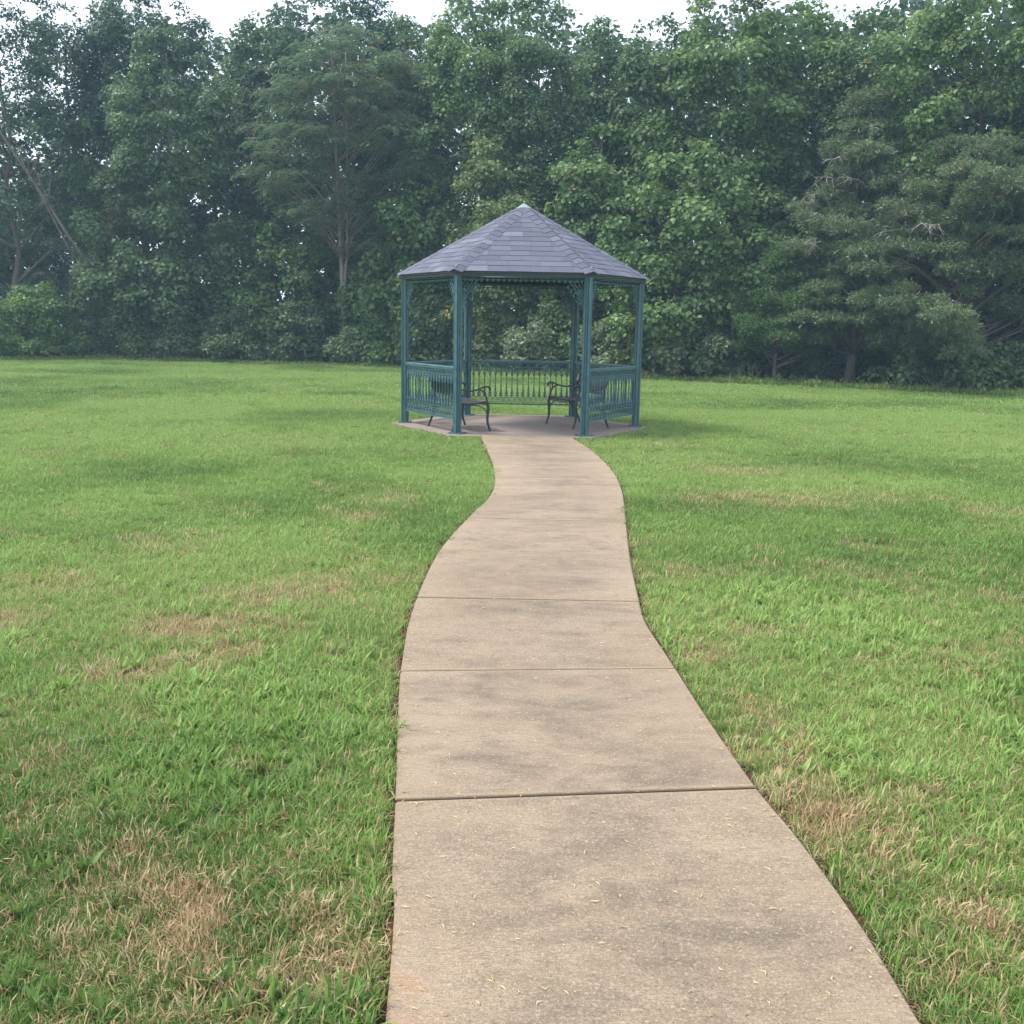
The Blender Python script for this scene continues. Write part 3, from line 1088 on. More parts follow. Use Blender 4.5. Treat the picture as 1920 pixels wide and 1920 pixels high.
def broad_tree(name, label, cat, group, px, top, hw, off, low=None, mat='leaf_poplar', leaf=.15, dens=1.0, kind='wall', nc=None,
               rc=(.38, .75), bark='bark', trunk=.13, lean=(0, 0), tpl=T_QUAD, fc=F_QUAD, front=.72, hollow=.5, limbs=24):
    global rng
    rng = np.random.default_rng(int(px) * 7 + int(top) + 900)
    b, h, rm = size_at(px, top, hw, off)
    z0 = .25 if low is None else max(.2, at_depth(px, low, b[1])[2])
    root = tag(empty(name, (b[0], b[1], LZ)), label, cat, group)
    area = 2.2 * rm * (h - z0)
    n = nc or int(area / (.42 * (sum(rc)) ** 2) * 1.5) + 4
    RC = rc[0] + (rc[1] - rc[0]) * rng.random(n) ** 1.3
    C = envelope_points(n, z0, h - rc[0] * .6, max(.2, rm - rc[0] * .3), kind, front, hollow, 1.0 if low is None else .62)
    RC = RC[:len(C)]
    C[:, 0] += lean[0] * C[:, 2]
    tt = np.clip((C[:, 2] - z0) / (h - z0), 0, 1)
    RC = RC * np.where(tt > .8, .62, 1.0)
    V, Fc, at = clump_cloud(C, RC, dens, leaf, tpl=tpl, fc=fc)
    V[:, 2] = np.maximum(V[:, 2], .02)
    finish(root, V, Fc, at, mat)
    if trunk:
        trunk_mb(h * (.93 if low is None else .82), trunk, C, lean, limbs, int(px)).build('trunk', M[bark], root, True)
    return root


def frond_cloud(C, A, n_pairs, L, leaf, tpl=T_QUAD * np.array([.45, 1, .6]), fc=F_QUAD, spread=.05):
    """feather-like compound leaves: C origins, A directions"""
    m = len(C)
    s = np.linspace(.1, 1, n_pairs)
    A = unit(A)
    side = unit(np.cross(A, np.array([0, 0, 1.0])) + 1e-4)
    P, N, T = [], [], []
    for q in s:
        p = C + A * (q * L) + np.array([0, 0, -1.0]) * (q ** 2 * L * .45)
        for sg in (-1, 1):
            P.append(p + rng.normal(size=(m, 3)) * .008)
            N.append(np.array([0, 0, 1.0]) + side * sg * .25 + rng.normal(size=(m, 3)) * spread * 4)
            T.append(side * sg + A * .55 + np.array([0, 0, -.35]))
    P = np.vstack(P); N = np.vstack(N); T = np.vstack(T)
    n = len(P)
    V, Fc = leaves(P, N, T, leaf * (.7 + .5 * rng.random(n)), tpl, fc)
    fr = np.tile(rng.random(m), 2 * n_pairs)
    k = len(tpl)
    return V, Fc, dict(rnd=rep(rng.random(n), k), tint=rep(fr, k), odd=rep(np.tile(rng.random(m), 2 * n_pairs), k))


def spray_tree(name, label, cat, group, px, top, hw, off, low, mat, kind='oval', tiers=60, per=42, frond=.34, leaf=.11, pairs=6, bark='bark_pale',
               trunks=((0, 0, .10),), seed=3, sag=.25):
    global rng
    rng = np.random.default_rng(int(px) * 7 + int(top) + 900)
    b, h, rm = size_at(px, top, hw, off)
    z0 = at_depth(px, low, b[1])[2]
    root = tag(empty(name, (b[0], b[1], LZ)), label, cat, group)
    C = envelope_points(tiers, z0, h - .2, rm * .88, kind, .7, .45)
    cs, ds = [], []
    for c in C:
        # a flat drooping plate of fronds
        ext = rng.uniform(.45, 1.0)
        o2 = np.array([c[0], c[1], 0]); o2 = o2 / max(.05, np.linalg.norm(o2))
        ang = rng.random(per) * 2 * np.pi
        q = rng.random(per) ** .6 * ext
        off2 = np.stack([np.cos(ang) * q, np.sin(ang) * q * .8, -sag * q ** 2 + rng.normal(size=per) * .035], 1)
        cs.append(c + off2)
        ds.append(off2 * 1.2 + o2 * .3 + rng.normal(size=(per, 3)) * .25 + np.array([0, 0, .05]))
    V, Fc, at = frond_cloud(np.vstack(cs), np.vstack(ds), pairs, frond, leaf)
    finish(root, V, Fc, at, mat)
    m = MB()
    rr = random.Random(seed)
    for (bx, lx, r) in trunks:
        pts = spline([(bx * .02, 0, 0), (bx * .04 - .10, .02, h * .17), (bx * .6 + lx * .35, -.03, h * .36), (bx + lx * .6, 0, h * .6), (bx * 1.2 + lx, .05, h * .92)], 5)
        rad = [r * (1 - .8 * i / (len(pts) - 1)) for i in range(len(pts))]
        m.tube(pts, rad, 8)
        idx = list(range(len(C))); rr.shuffle(idx)
        for i in idx[:len(C) // len(trunks)]:
            c = Vector(C[i])
            z = min(h * .9, max(h * .42, c.z - math.hypot(c.x, c.y) * .22))
            j = min(len(pts) - 1, int(z / (h * .92) * (len(pts) - 1)))
            a = pts[j]
            mm = (a + c) / 2 + Vector((0, 0, .12))
            m.tube(spline([a, mm, c], 3), [min(rad[j] * .5, .02) * (1 - .75 * q / 6) for q in range(7)], 4)
    m.build('trunk', M[bark], root, True)
    return root


def conifer(name, label, cat, group, px, top, hw, off, low, mat, tiers=90, rad=(.35, .7), needle=.11, dens=1.0, kind='spire', trunk=.14, bark='bark', dead=0, hollow=.4, tuft=13, lean=0.0):
    global rng
    rng = np.random.default_rng(int(px) * 7 + int(top) + 900)
    b, h, rm = size_at(px, top, hw, off)
    z0 = max(.3, at_depth(px, low, b[1])[2])
    root = tag(empty(name, (b[0], b[1], LZ)), label, cat, group)
    C = envelope_points(tiers, z0, h - .15, rm * .9, kind, .66, hollow)
    C[:, 0] += lean * C[:, 2]
    RC = rad[0] + (rad[1] - rad[0]) * rng.random(len(C))
    # twigs: points in flat, slightly drooping fans; every twig point carries a tuft of needles
    cnt = (dens * (RC / .5) ** 2 * 85).astype(int) + 3
    idx = np.repeat(np.arange(len(C)), cnt)
    n = len(idx)
    d = unit(rng.normal(size=(n, 3)) * np.array([1, 1, .42]))
    u = rng.random(n) ** .55
    tw = C[idx] + d * (RC[idx] * u)[:, None] * np.array([1.1, 1, .55])
    tw[:, 2] -= .22 * u ** 2 * RC[idx]
    k = tuft
    P = np.repeat(tw, k, axis=0)
    dd = np.repeat(d, k, axis=0)
    Pj = P + rng.normal(size=P.shape) * .045
    T = dd * .8 + rng.normal(size=P.shape) * .7 + np.array([0, 0, .12])
    N = rng.normal(size=P.shape) + np.array([0, -.3, .8])
    V, Fc = leaves(Pj, N, T, needle * (.6 + .8 * rng.random(len(P))), T_QUAD * np.array([.30, 1, 1]), F_QUAD)
    at = dict(rnd=rep(rng.random(len(P)), 4), tint=rep(np.repeat(rng.random(len(C))[idx], k), 4), odd=rep(np.repeat(rng.random(n), k), 4))
    finish(root, V, Fc, at, mat)
    m = trunk_mb(h * .96, trunk, C, (lean, 0), min(60, tiers), int(px), .25)
    m.build('trunk', M[bark], root, True)
    rr = random.Random(int(px) + 1)
    for i in range(dead):
        # bare grey dead branches sticking out of the crown
        z = rr.uniform(z0 + .15 * (h - z0), h * .9)
        tt = (z - z0) / (h - z0)
        rmx = rm * float(profile(np.array([tt]), kind)[0])
        a = rr.uniform(math.pi * .95, math.pi * 1.75)
        L = rmx * rr.uniform(.8, 1.18)
        dm = MB()
        e = Vector((math.cos(a) * L, math.sin(a) * L * .9, z + rr.uniform(-.1, .4)))
        s0 = Vector((lean * z + e.x * .3, e.y * .3, z))
        sp = spline([s0, (s0 + e) / 2 + Vector((0, 0, .15)), e], 4)
        dm.tube(sp, [.018 * (1 - .75 * q / 8) for q in range(9)], 5)
        for q in range(9):
            p = sp[rr.randint(3, 8)]
            w = p + Vector((rr.uniform(-.45, .35), rr.uniform(-.3, .1), rr.uniform(-.5, .15)))
            mm = (p + w) / 2 + Vector((rr.uniform(-.06, .06), 0, rr.uniform(0, .1)))
            dm.tube([p, mm, w], [.008, .006, .003], 4)
            w2 = mm + Vector((rr.uniform(-.2, .2), rr.uniform(-.1, .1), rr.uniform(-.25, .05)))
            dm.tube([mm, w2], [.005, .003], 4)
        dm.build('dead_branch', M['bark_dead'], root, True)
    return root


def weed_patch(name, label, px, off, n, h, w, mat='leaf_shrub', cat='weeds', group=None, leaf=.10):
    b = base_at(px, off)
    root = tag(empty(name, (b[0], b[1], LZ)), label, cat, group)
    parts = []
    m = MB()
    for i in range(n):
        x, y = rng.normal() * w * .5, rng.normal() * .22
        hh = h * rng.uniform(.55, 1.1)
        lx, ly = rng.normal() * .12, rng.normal() * .1
        m.tube([(x, y, 0), (x + lx * .5, y + ly * .5, hh * .55), (x + lx, y + ly, hh)], [.006, .005, .002], 4)
        k = int(26 * hh / .8)
        t = rng.random(k) * .9 + .1
        P = np.stack([x + lx * t, y + ly * t, hh * t], 1)
        d = unit(rng.normal(size=(k, 3)) * np.array([1, 1, .3]) + np.array([0, 0, .45]))
        V, Fc = leaves(P, np.cross(d, rng.normal(size=(k, 3))) + np.array([0, 0, .6]), d, leaf * (1.25 - .6 * t), T_NARROW)
        parts.append((V, Fc, dict(rnd=rep(rng.random(k), 6), tint=np.full(k * 6, rng.random()), odd=rep(rng.random(k), 6))))
    V, Fc, at = merge(parts)
    finish(root, V, Fc, at, mat, 'foliage')
    m.build('stem', M['bark_pale'], root)
    return root


# ------------------------------------------------------------------ the trees at the edge of the wood
GT = 'trees along the edge of the wood'
bt = lambda *a, **k: broad_tree('tree', a[0], 'tree', GT, *a[1:], **k)
BIG = dict(tpl=T_BROAD, fc=F_BROAD)
bt('tall dark open-crowned tree at the far left, sky showing through it', 40, -90, 165, 4.0, 600, mat='leaf_oak', leaf=.12, dens=.75, kind='oval', nc=260, rc=(.28, .58), trunk=.16)
bt('dark thin-topped tree next to the far left tree, behind the leaning trunk', 160, -60, 110, 5.0, 560, mat='leaf_oak', leaf=.12, dens=.8, kind='oval', nc=180, rc=(.28, .58), trunk=.13)
bt('narrow snag covered in green vine beside the leaning trunk', 178, 215, 42, 2.2, None, mat='leaf_vine', leaf=.11, dens=.8, kind='col', nc=50, rc=(.25, .45), trunk=.11)
bt('large pale-leaved tree forming a broad column left of the feathery tree', 335, 55, 140, 1.6, None, mat='leaf_blue', leaf=.125, dens=.82, kind='wall', **BIG)
bt('slim tree top rising behind the broad left column', 290, -80, 110, 5.2, 420, mat='leaf_oak', leaf=.12, dens=.8, kind='wall')
bt('thin sunlit tree top between the left column and the feathery tree', 490, 20, 75, 5.0, 420, mat='leaf_blue', leaf=.12, dens=.75, kind='oval')
bt('yellowish sparse sapling in front of the left column', 238, 330, 42, .9, 640, mat='leaf_tan', leaf=.11, dens=.55, kind='oval', rc=(.25, .5), trunk=.05)
spray_tree('tree', 'slender twin-trunked tree with feathery drooping sprays left of the gazebo', 'tree', GT, 650, 40, 185, 1.3, 470, 'leaf_locust', 'oval', 118, 44,
           trunks=((-.10, -.32, .120), (.20, -.16, .085)))
bt('rounded tree filling the skyline behind the feathery tree', 630, -30, 155, 5.0, 480, mat='leaf_oak', leaf=.12, dens=.8, kind='wall')
bt('dense tree behind and right of the feathery tree', 750, 30, 100, 4.0, 560, mat='leaf_blue', leaf=.125, dens=.85, kind='wall')
bt('tallest leafy tree above the left half of the gazebo roof', 885, -50, 105, 3.2, 560, mat='leaf_poplar', leaf=.125, dens=.85, kind='wall')
bt('tall tree with ragged top directly above the gazebo roof', 1000, -30, 85, 3.0, 560, mat='leaf_blue', leaf=.125, dens=.85, kind='wall')
bt('leafy tree draped in lighter foliage just left of the roof', 800, 320, 105, 1.6, None, mat='leaf_poplar', leaf=.14, dens=.85, kind='wall', **BIG)
bt('yellow-green bushy tree whose top shows behind the roof peak', 930, 250, 95, 1.4, None, mat='leaf_warm', leaf=.115, dens=.85, kind='wall')
bt('pointed tree top just right of the roof peak', 1105, 35, 70, 3.2, 500, mat='leaf_blue', leaf=.125, dens=.85, kind='dome')
bt('bushy tree top to the right of the pointed one', 1205, 25, 85, 3.4, 560, mat='leaf_blue', leaf=.125, dens=.85, kind='wall')
bt('big tall round-topped tree right of the gazebo', 1340, -70, 135, 3.6, 520, mat='leaf_poplar', leaf=.13, dens=.85, kind='wall')
bt('large-leaved tree with bright layered foliage right of the roof', 1290, 262, 155, 1.3, None, mat='leaf_poplar', leaf=.132, dens=.72, kind='wall', rc=(.34, .7), **BIG)
bt('leafy tree seen above the right slope of the roof', 1110, 230, 95, 1.9, None, mat='leaf_poplar', leaf=.132, dens=.78, kind='wall', **BIG)
bt('thin-topped tree behind the big conifer, sky on both sides', 1480, -5, 80, 5.0, 400, mat='leaf_vine', leaf=.12, dens=.75, kind='wall')
bt('ragged tree top above the big conifer', 1585, 5, 78, 4.8, 420, mat='leaf_blue', leaf=.12, dens=.75, kind='wall')
bt('huge bright-leaved tree at the top right corner', 1790, -90, 195, 3.6, 460, mat='leaf_poplar', leaf=.12, dens=.85, kind='wall', rc=(.36, .75))
bt('dark leafy tree at the right edge behind the conifers', 1945, 20, 110, 3.0, None, mat='leaf_oak', leaf=.13, dens=.85, kind='wall')
bt('shaded understory tree under the feathery tree', 560, 380, 115, 2.6, None, mat='leaf_poplar', leaf=.15, dens=.85, kind='wall')
bt('shaded understory tree with large leaves left of the gazebo posts', 735, 440, 85, 2.2, None, mat='leaf_poplar', leaf=.155, dens=.8, kind='wall', **BIG)
bt('dark tree standing in shade between the large-leaved tree and the conifer', 1440, 240, 80, 3.2, None, mat='leaf_blue', leaf=.13, dens=.85, kind='wall')
conifer('tree', 'tall brownish-green conifer with bare grey branches right of the small cedar', 'tree', GT, 1590, 165, 180, 1.7, 640, 'needle_pine', 130, (.32, .66), .095, .95, 'spire', .15, dead=10, hollow=.35)
conifer('tree', 'wide brownish-green conifer with drooping boughs at the far right', 'tree', GT, 1785, 250, 210, .9, 655, 'needle_pine', 150, (.32, .68), .095, .95, 'wall', .15, dead=4, hollow=.4)
conifer('tree', 'small bright green cedar with a bare lower trunk right of the gazebo', 'tree', GT, 1450, 445, 95, .5, 650, 'needle_cedar', 66, (.26, .48), .095, 1.2, 'spire', .075, hollow=.3)

# leaning bare trunks at the left
def leaning(label, p0, p1, off, r):
    y = base_at(p0[0], off)[1]
    b = base_at(p0[0], off)
    a = at_depth(*p0, y); c = at_depth(*p1, y - .5)
    root = tag(empty('dead_tree', (b[0], b[1], LZ)), label, 'dead tree', 'leaning dead trunks')
    o = np.array([b[0], b[1], LZ])
    a = Vector(a - o); c = Vector(c - o)
    foot = a + (a - c) * (a.z / max(.1, (c.z - a.z)))
    foot.z = 0
    foot.y = a.y + 2.6
    m = MB()
    pts = spline([foot, foot.lerp(a, .5), a, (a + c) / 2, c, c + (c - a) * .25 + Vector((-.1, 0, .2))], 4)
    m.tube(pts, [r * (1 - .55 * i / (len(pts) - 1)) for i in range(len(pts))], 8)
    rr = random.Random(3)
    for q in range(7):
        p = pts[rr.randint(10, len(pts) - 2)]
        e = p + Vector((rr.uniform(-.5, .9), rr.uniform(-.3, .3), rr.uniform(.2, 1.1)))
        m.tube([p, (p + e) / 2 + Vector((.05, 0, .08)), e], [.028, .02, .008], 5)
    m.build('trunk', M['bark_mid'], root, True)


leaning('thick bare trunk leaning up to the left out of the wood', (148, 470), (10, 262), .75, .08)
leaning('thinner bare trunk leaning beneath the thick leaning one', (128, 462), (62, 340), .9, .04)

# shrubs and undergrowth in front of the trees
GS = 'shrubs along the edge of the lawn'
sh = lambda *a, **k: broad_tree('shrub', a[0], 'shrub', GS, *a[1:], **{**dict(leaf=.10, dens=1.35, kind='dome', rc=(.25, .48), trunk=.03, mat='leaf_shrub', limbs=14), **k})
sh('vine-covered mound of bright green leaves at the left', 75, 515, 75, .7, mat='leaf_vine')
sh('vine-covered mound at the very left edge', -35, 560, 75, .5, mat='leaf_vine')
sh('darker bush beside the vine-covered mound', 165, 530, 60, .9)
sh('tan-tinged bush below the yellowish sapling', 270, 545, 65, .8, mat='leaf_warm')
sh('low dark bush under the left column tree', 360, 585, 62, .6)
sh('rounded green bush between the left column and the bare twin trunk', 460, 560, 70, .6)
sh('leafy bush left of the bare twin trunk', 560, 545, 62, .7, mat='leaf_blue', leaf=.12)
sh('small bush at the foot of the bare twin trunk', 665, 610, 42, .45)
sh('broad-leaved bush between the twin trunk and the gazebo', 728, 570, 55, .8, mat='leaf_poplar', leaf=.12)
sh('bush seen through the left bay of the gazebo', 815, 535, 62, .8, mat='leaf_blue', leaf=.12)
sh('yellowish bush seen behind the back railing', 925, 575, 62, .6, mat='leaf_warm')
sh('pale green bush seen through the middle of the gazebo', 1010, 590, 55, .5, mat='leaf_pale')
sh('tall mixed bush seen behind the rear right post', 1050, 540, 60, 1.0)
sh('yellow-leaved sapling seen through the right bay of the gazebo', 1175, 540, 40, .9, mat='leaf_warm')
sh('pale shrub seen through the right bay of the gazebo', 1130, 595, 55, .5, mat='leaf_pale')
sh('arching pale-leaved shrub just right of the gazebo', 1310, 600, 82, .5, mat='leaf_pale', leaf=.11)
sh('small bush between the right post and the arching shrub', 1228, 610, 42, .5)
sh('dark bush behind the arching shrub', 1370, 560, 60, 1.6, mat='leaf_blue')
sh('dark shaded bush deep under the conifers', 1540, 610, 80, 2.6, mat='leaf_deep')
sh('shaded bush below the wide conifer', 1720, 650, 70, .9, mat='leaf_blue', leaf=.12)
sh('spreading bush with upright twigs at the right edge', 1830, 640, 75, .6, mat='leaf_blue', leaf=.12)
sh('dark bush in the right corner of the wood edge', 1930, 620, 60, .8, mat='leaf_blue', leaf=.12)
GW = 'weeds along the edge of the lawn'
weed_patch('weeds', 'clump of tall upright weeds left of the twin trunk', 545, .15, 26, .75, 1.0, cat='weeds', group=GW)
weed_patch('weeds', 'clump of feathery weeds in front of the twin trunk', 645, .12, 30, .8, 1.0, cat='weeds', group=GW)
weed_patch('weeds', 'ragged weeds in front of the left column tree', 330, .15, 30, .55, 1.6, cat='weeds', group=GW)
weed_patch('weeds', 'low weeds below the vine-covered mound', 150, .12, 26, .45, 1.4, cat='weeds', group=GW)
weed_patch('weeds', 'upright weeds under the arching shrub', 1400, .12, 14, .6, .5, cat='weeds', group=GW)
weed_patch('weeds', 'broad-leaved green groundcover at the foot of the small cedar', 1480, .15, 60, .26, 1.5, 'leaf_vine', 'weeds', GW, .17)
weed_patch('weeds', 'weeds along the lawn edge between the gazebo and the twin trunk', 720, .12, 22, .5, 1.0, cat='weeds', group=GW)
weed_patch('weeds', 'sparse weeds beneath the wide conifer', 1760, .15, 22, .5, 1.2, 'leaf_blue', 'weeds', GW, .12)

# the depth of the wood behind: one mass
n = 7600
pxs = rng.uniform(-500, 2420, n)
offs = 5.5 + 10 * rng.random(n) ** 1.4
cap = np.interp(pxs, [-500, 0, 190, 260, 400, 470, 540, 700, 800, 860, 1050, 1100, 1170, 1260, 1300, 1420, 1500, 1560, 1640, 1900, 2420],
                [200, 230, 200, 20, 60, 95, 30, 40, 95, 10, 40, 80, 110, 70, 0, 50, 60, 55, 0, -40, -40])
cap = cap - 18 + 40 * (vnoise(pxs, offs, .02, 5) - .3)
B = np.array([base_at(p, o) for p, o in zip(pxs, offs)])
topz = np.array([at_depth(p, c, b[1])[2] for p, c, b in zip(pxs, cap, B)])
zz = rng.random(n) ** 1.2 * topz
C = np.stack([B[:, 0], B[:, 1], np.maximum(zz, .3)], 1)
thin = (pxs < 200) & (rng.random(n) < .35)
C = C[~thin]
V, Fc, at = clump_cloud(C, rng.uniform(.5, .9, len(C)), .20, .25, tpl=T_QUAD, fc=F_QUAD)
nb = 4300
pxb = rng.uniform(-700, 2600, nb)
ofb = 15 + 14 * rng.random(nb)
Bb = np.array([base_at(p, o) for p, o in zip(pxb, ofb)])
capb = np.interp(pxb, [-700, 0, 190, 260, 2600], [330, 340, 300, 170, 150])
tb = np.array([at_depth(p, c_, b_[1])[2] for p, c_, b_ in zip(pxb, capb, Bb)])
Cb = np.stack([Bb[:, 0], Bb[:, 1], rng.random(nb) ** 1.35 * tb], 1)
V, Fc, at = merge([(V, Fc, at), clump_cloud(Cb, rng.uniform(.7, 1.2, nb), .20, .5, tpl=T_QUAD, fc=F_QUAD)])
V[:, 2] = np.maximum(V[:, 2], 0)
tag(place('background_wood', fast_mesh('background_wood', V, Fc, M['leaf_deep'], at)), 'dark mass of trees deeper in the wood', kind='stuff')
LEAFCOUNT[0] += len(Fc) // 2
print('leaf quads', LEAFCOUNT[0])

# ------------------------------------------------------------------ grass
def tuft_mesh(name, n, rad, h, w, lean=.5, curl=.6, seed=0):
    g = np.random.default_rng(seed)
    a = g.random(n) * 2 * np.pi
    q = np.sqrt(g.random(n)) * rad
    B = np.stack([np.cos(a) * q, np.sin(a) * q, np.zeros(n)], 1)
    da = g.random(n) * 2 * np.pi
    d = np.stack([np.cos(da), np.sin(da), np.zeros(n)], 1)
    s = np.stack([-np.sin(da), np.cos(da), np.zeros(n)], 1)
    L = h * (.55 + .7 * g.random(n))
    th = lean * np.abs(g.normal(size=n)) + .08
    th2 = th + curl * g.random(n)
    W = w * (.6 + .8 * g.random(n))
    up_ = np.array([0, 0, 1.0])
    m1 = B + (d * np.sin(th)[:, None] + up_ * np.cos(th)[:, None]) * (L * .55)[:, None]
    tp = m1 + (d * np.sin(th2)[:, None] + up_ * np.cos(th2)[:, None]) * (L * .45)[:, None]
    V = np.stack([B - s * (W * .4)[:, None], B + s * (W * .4)[:, None], m1 + s * (W * .5)[:, None], m1 - s * (W * .5)[:, None], tp], 1).reshape(-1, 3)
    V[:, 2] = np.maximum(V[:, 2], .002)
    o = (np.arange(n) * 5)[:, None]
    F4 = np.array([(0, 1, 2, 3)]) + o
    F3 = np.array([(3, 2, 4)]) + o
    return fast_mesh(name, V, [F4, F3], M['grass_blade'], dict(rnd=np.repeat(g.random(n), 5), odd=np.repeat(g.random(n), 5)))


tufts = bpy.data.collections.new('grass_tufts')
SPEC = [  # n, radius, height, width, lean, curl
    (22, .032, .044, .0025, .75, .9), (22, .034, .054, .0027, .62, .9), (26, .036, .038, .0024, 1.0, .8), (20, .032, .064, .0032, .55, 1.1),   # near 0-3
    (12, .030, .066, .0070, .85, .7),      # 4 wide-bladed crabgrass
    (34, .045, .034, .0026, 1.35, .4),     # 5 flattened dry thatch
    (64, .085, .046, .0040, .65, .8), (64, .090, .040, .0040, .78, .8), (56, .085, .056, .0045, .55, .7),      # middle 6-8
    (80, .16, .050, .0095, .55, .7), (80, .17, .044, .0095, .6, .8),      # far 9-10
    (9, .015, .080, .012, 1.05, .5),        # 11 broad-leaved weed rosette
]
for i, sp_ in enumerate(SPEC):
    o = bpy.data.objects.new('tuft_%02d' % i, tuft_mesh('tuft_%02d' % i, *sp_, seed=40 + i))
    tufts.objects.link(o)

DRY_PX = [(370, 1165, .22, .20, .9), (470, 1112, .20, .16, .7), (600, 1095, .18, .18, .6), (255, 1250, .25, .2, .6), (1480, 1400, .14, .24, .9), (1545, 1530, .17, .20, .95), (1640, 1590, .10, .1, .6), (600, 1730, .07, .14, .9), (385, 1765, .05, .05, .7),
          (660, 962, .3, .3, .55), (730, 935, .35, .35, .5), (1375, 880, .55, .45, .6), (1500, 932, .75, .5, .65), (1700, 930, .5, .3, .35), (1880, 960, .45, .5, .5), (1850, 1720, .13, .12, .7), (1700, 1480, .1, .1, .5), (330, 1010, .3, .3, .4),
          (1440, 1180, .2, .16, .4), (60, 1090, .3, .25, .5), (1250, 832, .4, .3, .4), (350, 1850, .06, .05, .7), (1420, 1320, .08, .15, .6)]
DRY = [(*ground(a, b)[:2], c, d, e) for a, b, c, d, e in DRY_PX]
bands = [(1.2, 4.0, 1450, (0, 1, 2, 3)), (4.0, 7.0, 900, (0, 1, 2, 3)), (7.0, 12.0, 230, (6, 7, 8)), (12.0, 21.0, 105, (6, 7, 8)), (21.0, 42.0, 42, (9, 10))]
PX, PY, IDX, SCL, TONE, DRYV, RZ, TILT = [], [], [], [], [], [], [], []
for (y0, y1, dens, kinds) in bands:
    wx = .56 * y1 + 2.0
    n = int((y1 - y0) * 2 * wx * dens)
    x = rng.uniform(-wx, wx, n); y = rng.uniform(y0, y1, n)
    k = np.abs(x) < .56 * y + 2.0
    k &= y < edge_y(x) + .35
    rag = .008 + .022 * vnoise(y, x * 0, 5.0, 9) + .014 * rng.random(n)
    inpath = (x > xl(y) - rag) & (x < xr(y) + rag) & (y < PAD_FRONT + .02)
    k &= ~inpath
    hx, hy = np.abs(x - GC[0]), np.abs(y - GC[1])
    hd = np.maximum(hy, hx * math.cos(R(30)) + hy * .5) / math.cos(R(30))
    k &= hd > PAD_R + .03
    x, y = x[k], y[k]
    n = len(x)
    f1 = fbm(x, y, .55, 3); f2 = fbm(x, y, 2.2, 17); f3 = fbm(x, y, .16, 29)
    nearness = np.clip((9 - y) / 6, 0, 1)
    dry = np.clip((f2 - .53) * 3.2, 0, .8) * (.25 + .8 * nearness) * np.clip(1.6 * vnoise(x, y, 9.0, 12), 0, 1)
    for (cx, cy, a, b, e) in DRY:
        wx_ = (fbm(x, y, 2.0 / a * .4, 71) - .5) * a * 2.2; wy_ = (fbm(x, y, 2.0 / a * .4, 83) - .5) * b * 2.2
        q = ((x - cx + wx_) / a) ** 2 + ((y - cy + wy_) / b) ** 2
        dry = np.maximum(dry, e * np.exp(-q * .8) * np.clip(.1 + 1.4 * vnoise(x, y, 12.0, 8), 0, 1))
    dry = np.clip(dry + .05 + .13 * nearness, 0, .95)
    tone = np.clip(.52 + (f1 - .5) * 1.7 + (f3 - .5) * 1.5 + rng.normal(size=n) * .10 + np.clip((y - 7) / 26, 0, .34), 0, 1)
    idx = np.array(kinds)[rng.integers(0, len(kinds), n)]
    if kinds[0] == 0:
        idx = np.where(rng.random(n) < dry * .75, 5, idx)
        crab = fbm(x, y, 1.1, 51) > .60
        idx = np.where(crab & (rng.random(n) < .35), 4, idx)
        tone = np.where(crab, np.clip(tone + .1, 0, 1), tone)
        weed = (fbm(x, y, 1.6, 77) > .62) & (rng.random(n) < .06)
        idx = np.where(weed, 11, idx)
        dry = np.where(idx == 11, 0.0, np.where(idx == 4, dry * .3, dry))
    scl = (.68 + .5 * rng.random(n)) * (.82 + .5 * fbm(x, y, .9, 61))
    # trimmed a little lower where it meets the path
    PX.append(x); PY.append(y); IDX.append(idx); SCL.append(scl); TONE.append(tone); DRYV.append(dry)
    RZ.append(rng.random(n) * 2 * np.pi); TILT.append(rng.normal(size=(n, 2)) * .14 + np.array([.0, .0]))
ne = 3600
x = rng.uniform(-21, 19, ne)
y = edge_y(x) + rng.uniform(-.15, .75, ne) + .35 * fbm(x, x * 0, .8, 5)
PX.append(x); PY.append(y); IDX.append(np.full(ne, 9)); SCL.append(1.2 + 3.2 * rng.random(ne) ** 2.2 * fbm(x, x * 0, .5, 15))
TONE.append(np.clip(.2 + .4 * rng.random(ne), 0, 1)); DRYV.append(np.full(ne, .12)); RZ.append(rng.random(ne) * 6.28); TILT.append(rng.normal(size=(ne, 2)) * .2)
x = np.concatenate(PX); y = np.concatenate(PY)
n = len(x)
print('grass tufts', n)
gm = bpy.data.meshes.new('grass')
gm.vertices.add(n)
gm.vertices.foreach_set('co', np.stack([x, y, np.full(n, LZ)], 1).astype(np.float32).ravel())
for nm, v in (('scl', SCL), ('tone', TONE), ('dry', DRYV)):
    a = gm.attributes.new(nm, 'FLOAT', 'POINT'); a.data.foreach_set('value', np.concatenate(v).astype(np.float32))
a = gm.attributes.new('pick', 'INT', 'POINT'); a.data.foreach_set('value', np.concatenate(IDX).astype(np.int32))
a = gm.attributes.new('turn', 'FLOAT_VECTOR', 'POINT')
tl = np.vstack(TILT)
a.data.foreach_set('vector', np.stack([tl[:, 0], tl[:, 1], np.concatenate(RZ)], 1).astype(np.float32).ravel())
gm.update()
ng = bpy.data.node_groups.new('grass_scatter', 'GeometryNodeTree')
ng.interface.new_socket('Geometry', in_out='INPUT', socket_type='NodeSocketGeometry')
ng.interface.new_socket('Geometry', in_out='OUTPUT', socket_type='NodeSocketGeometry')
gi = ng.nodes.new('NodeGroupInput'); go = ng.nodes.new('NodeGroupOutput')
mp = ng.nodes.new('GeometryNodeMeshToPoints')
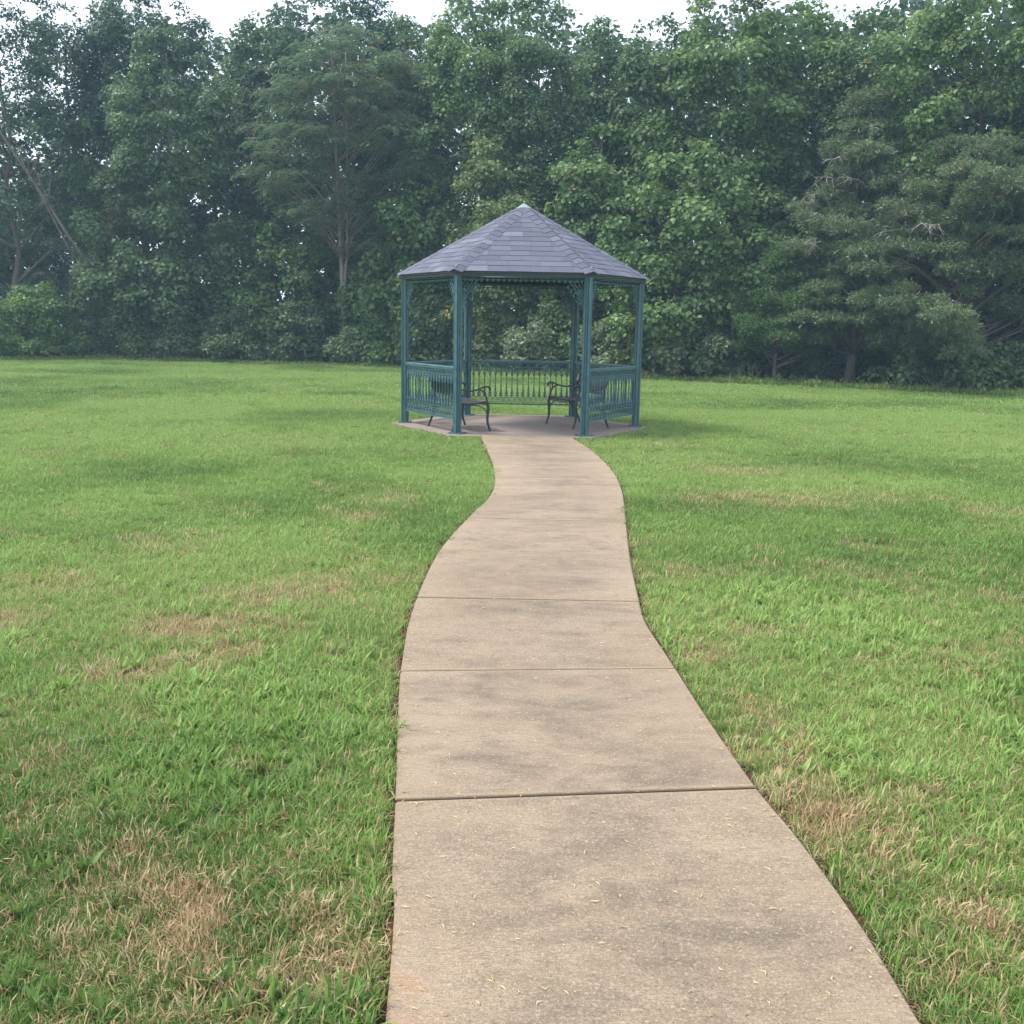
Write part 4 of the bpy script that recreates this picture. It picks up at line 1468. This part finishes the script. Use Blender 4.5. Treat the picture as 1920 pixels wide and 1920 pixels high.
ip = ng.nodes.new('GeometryNodeInstanceOnPoints')
ci = ng.nodes.new('GeometryNodeCollectionInfo')
ci.inputs['Collection'].default_value = tufts
ci.inputs['Separate Children'].default_value = True
ci.inputs['Reset Children'].default_value = True


def named(nm, typ):
    nd = ng.nodes.new('GeometryNodeInputNamedAttribute')
    nd.data_type = typ
    nd.inputs['Name'].default_value = nm
    return next(s for s in nd.outputs if s.enabled and s.name == 'Attribute')


ng.links.new(gi.outputs[0], mp.inputs['Mesh'])
ng.links.new(mp.outputs[0], ip.inputs['Points'])
ng.links.new(ci.outputs[0], ip.inputs['Instance'])
ip.inputs['Pick Instance'].default_value = True
ng.links.new(named('pick', 'INT'), ip.inputs['Instance Index'])
ng.links.new(named('turn', 'FLOAT_VECTOR'), ip.inputs['Rotation'])
ng.links.new(named('scl', 'FLOAT'), ip.inputs['Scale'])
ng.links.new(ip.outputs[0], go.inputs[0])
go_ = place('grass', gm)
gm.materials.append(M['grass_blade'])
md = go_.modifiers.new('scatter', 'NODES')
md.node_group = ng
tag(go_, 'short mown grass with dry straw patches', kind='stuff')

# dry clippings blown on to the path
n = 1500
y = rng.uniform(1.6, 14.5, n) ** 1.0
y = 1.6 + (y - 1.6) ** 1.35 / 13 ** .35
u = rng.random(n)
u = np.where(rng.random(n) < .5, u ** 3 * .5, u)
u = np.where(rng.random(n) < .5, 1 - u, u)
x = xl(y) + (xr(y) - xl(y)) * (.02 + .96 * u)
a = rng.random(n) * 2 * np.pi
L = rng.uniform(.008, .034, n); W = rng.uniform(.0009, .0020, n)
d = np.stack([np.cos(a), np.sin(a), np.zeros(n)], 1); s = np.stack([-np.sin(a), np.cos(a), np.zeros(n)], 1)
P = np.stack([x, y, np.full(n, .003)], 1)
bend = s * (rng.normal(size=n) * L * .25)[:, None]
V = np.stack([P - d * (L / 2)[:, None], P + s * W[:, None] + bend, P + d * (L / 2)[:, None], P - s * W[:, None] + bend + np.array([0, 0, .002])], 1).reshape(-1, 3)
Fc = np.array([(0, 3, 2, 1)]) + (np.arange(n) * 4)[:, None]
tag(place('clippings', fast_mesh('clippings', V, Fc, M['clipping'], dict(rnd=np.repeat(rng.random(n), 4)))), 'dry grass clippings scattered on the concrete path', kind='stuff')

# ------------------------------------------------------------------ thin haze in the air
mb = MB()
mb.box(-160, 160, -60, 170, LZ - 1.0, 24.0)
t = NT('haze')
pv = t.n('VolumePrincipled')
pv.inputs['Color'].default_value = (.52, .76, 1.0, 1)
pv.inputs['Density'].default_value = 0.0012
pv.inputs['Anisotropy'].default_value = 0.0
t.l(pv.outputs[0], t.out.inputs['Volume'])
tag(mb.build('haze', t.m), 'thin pale blue summer haze in the air', kind='stuff')
